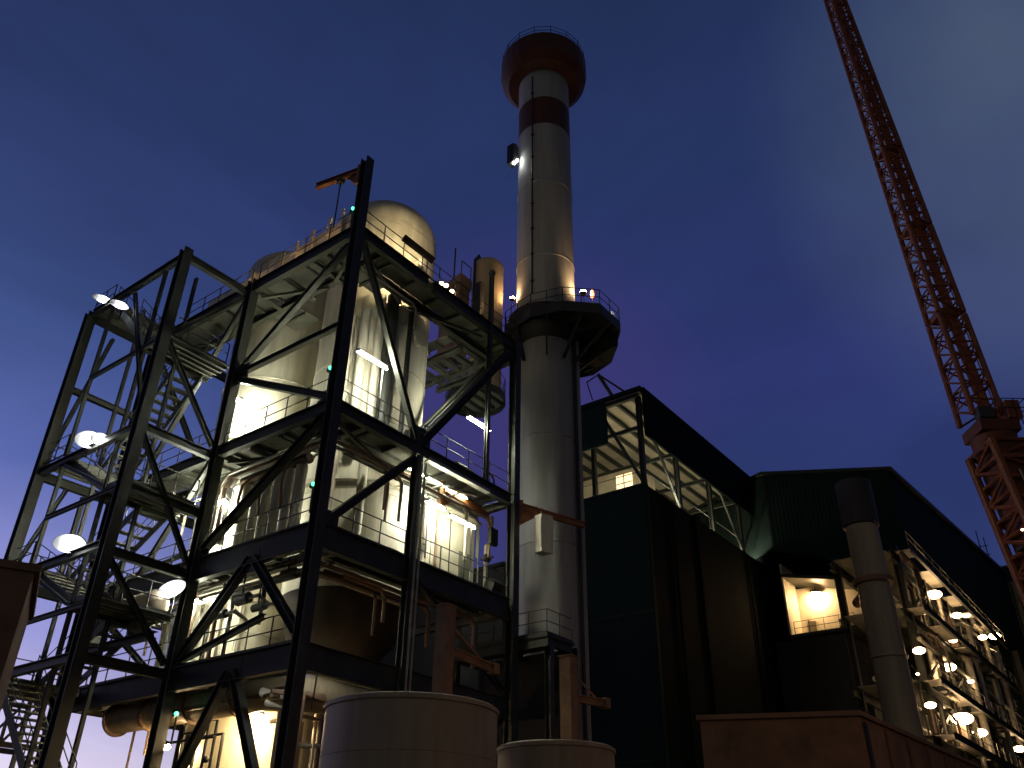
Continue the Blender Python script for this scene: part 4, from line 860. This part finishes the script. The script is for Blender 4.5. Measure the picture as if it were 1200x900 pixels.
# faint uneven veil over the whole sky
vn = N.new('ShaderNodeTexNoise'); vn.inputs['Scale'].default_value = 2.2; vn.inputs['Detail'].default_value = 9; vn.inputs['Roughness'].default_value = .62; vn.inputs['Distortion'].default_value = .8
vm = N.new('ShaderNodeMapping'); vm.inputs['Scale'].default_value = (1, 1, 2.6); L.new(tc.outputs['Generated'], vm.inputs['Vector']); L.new(vm.outputs['Vector'], vn.inputs['Vector'])
vr = N.new('ShaderNodeMapRange'); vr.inputs['From Min'].default_value = .3; vr.inputs['From Max'].default_value = .7; vr.inputs['To Min'].default_value = .86; vr.inputs['To Max'].default_value = 1.14
L.new(vn.outputs['Fac'], vr.inputs['Value'])
vs_ = N.new('ShaderNodeVectorMath'); vs_.operation = 'SCALE'; L.new(mx.outputs['Result'], vs_.inputs[0]); L.new(vr.outputs['Result'], vs_.inputs['Scale'])
# thin pale cloud high on the right
d2 = N.new('ShaderNodeVectorMath'); d2.operation = 'DOT_PRODUCT'; d2.inputs[1].default_value = (.76, -.13, .64)
L.new(tc.outputs['Generated'], d2.inputs[0])
m2 = N.new('ShaderNodeMapRange'); m2.interpolation_type = 'SMOOTHSTEP'; m2.inputs['From Min'].default_value = .935; m2.inputs['From Max'].default_value = 1.0
L.new(d2.outputs['Value'], m2.inputs['Value'])
cn = N.new('ShaderNodeTexNoise'); cn.inputs['Scale'].default_value = 4; cn.inputs['Detail'].default_value = 6; L.new(tc.outputs['Generated'], cn.inputs['Vector'])
mu = N.new('ShaderNodeMath'); mu.operation = 'MULTIPLY'; L.new(m2.outputs['Result'], mu.inputs[0]); L.new(cn.outputs['Fac'], mu.inputs[1])
mx2 = N.new('ShaderNodeMix'); mx2.data_type = 'RGBA'; mx2.inputs['B'].default_value = (.082, .115, .185, 1)
L.new(mu.outputs['Value'], mx2.inputs['Factor']); L.new(vs_.outputs['Vector'], mx2.inputs['A'])
d5 = N.new('ShaderNodeVectorMath'); d5.operation = 'DOT_PRODUCT'; d5.inputs[1].default_value = (.70, .53, .475)
L.new(tc.outputs['Generated'], d5.inputs[0])
m5 = N.new('ShaderNodeMapRange'); m5.interpolation_type = 'SMOOTHSTEP'; m5.inputs['From Min'].default_value = .965; m5.inputs['From Max'].default_value = 1.0; m5.inputs['To Max'].default_value = .7
L.new(d5.outputs['Value'], m5.inputs['Value'])
mx3 = N.new('ShaderNodeMix'); mx3.data_type = 'RGBA'; mx3.inputs['B'].default_value = (.046, .034, .165, 1)
L.new(m5.outputs['Result'], mx3.inputs['Factor']); L.new(mx2.outputs['Result'], mx3.inputs['A']); mx2 = mx3
ad = N.new('ShaderNodeMix'); ad.data_type = 'RGBA'; ad.blend_type = 'ADD'; ad.inputs['Factor'].default_value = 0.05
L.new(mx2.outputs['Result'], ad.inputs['A']); L.new(sky.outputs['Color'], ad.inputs['B'])
d3 = N.new('ShaderNodeVectorMath'); d3.operation = 'DOT_PRODUCT'; d3.inputs[1].default_value = (.66, .64, .35)
L.new(tc.outputs['Generated'], d3.inputs[0])
m3 = N.new('ShaderNodeMapRange'); m3.interpolation_type = 'SMOOTHSTEP'; m3.inputs['From Min'].default_value = -.1; m3.inputs['From Max'].default_value = .62
m3.inputs['To Min'].default_value = .10; m3.inputs['To Max'].default_value = 1.0
L.new(d3.outputs['Value'], m3.inputs['Value'])
east = N.new('ShaderNodeVectorMath'); east.operation = 'SCALE'      # the eastern sky is already night
L.new(ad.outputs['Result'], east.inputs[0]); L.new(m3.outputs['Result'], east.inputs['Scale'])
m4 = N.new('ShaderNodeMapRange'); m4.interpolation_type = 'SMOOTHSTEP'; m4.inputs['From Min'].default_value = .1; m4.inputs['From Max'].default_value = -.7
L.new(d3.outputs['Value'], m4.inputs['Value'])
gl = N.new('ShaderNodeMix'); gl.data_type = 'RGBA'; gl.inputs['B'].default_value = (.062, .062, .065, 1)
L.new(m4.outputs['Result'], gl.inputs['Factor'])
L.new(east.outputs['Vector'], gl.inputs['A']); L.new(gl.outputs['Result'], bg.inputs['Color'])
bg.inputs['Strength'].default_value = 1.0

sl = bpy.data.lights.new('dusk_sun', 'SUN'); sl.energy = 0.02; sl.angle = math.radians(10); sl.color = (1, .8, .7)
so = bpy.data.objects.new('dusk_sun', sl); COL.objects.link(so); so.rotation_euler = V((.1, -.99, -.08)).to_track_quat('-Z', 'Y').to_euler()

R = V((0.60115868, -0.7990232, 0.01304467)); U = V((-0.4199931, -0.30201737, 0.85579863)); F = V((0.67986325, 0.51994945, 0.5171446))
cam = bpy.data.cameras.new('camera'); co = bpy.data.objects.new('camera', cam); COL.objects.link(co)
cam.sensor_width = 36; cam.lens = 36 * 1002.1325726501423 / 1200; cam.clip_end = 3000; cam.clip_start = .1
co.matrix_world = Matrix(((R.x, U.x, -F.x, CAM.x), (R.y, U.y, -F.y, CAM.y), (R.z, U.z, -F.z, CAM.z), (0, 0, 0, 1)))
SC.camera = co
SC.view_settings.view_transform = 'Standard'; SC.view_settings.look = 'None'; SC.view_settings.gamma = 1; SC.view_settings.exposure = 0
SC.render.engine = 'CYCLES'
SC.cycles.use_denoising = True
try: SC.cycles.denoiser = 'OPENIMAGEDENOISE'
except Exception: pass
SC.cycles.max_bounces = 5; SC.cycles.diffuse_bounces = 3; SC.cycles.glossy_bounces = 2
SC.cycles.caustics_reflective = False; SC.cycles.caustics_refractive = False
SC.cycles.sample_clamp_indirect = 4
SC.cycles.use_light_tree = True
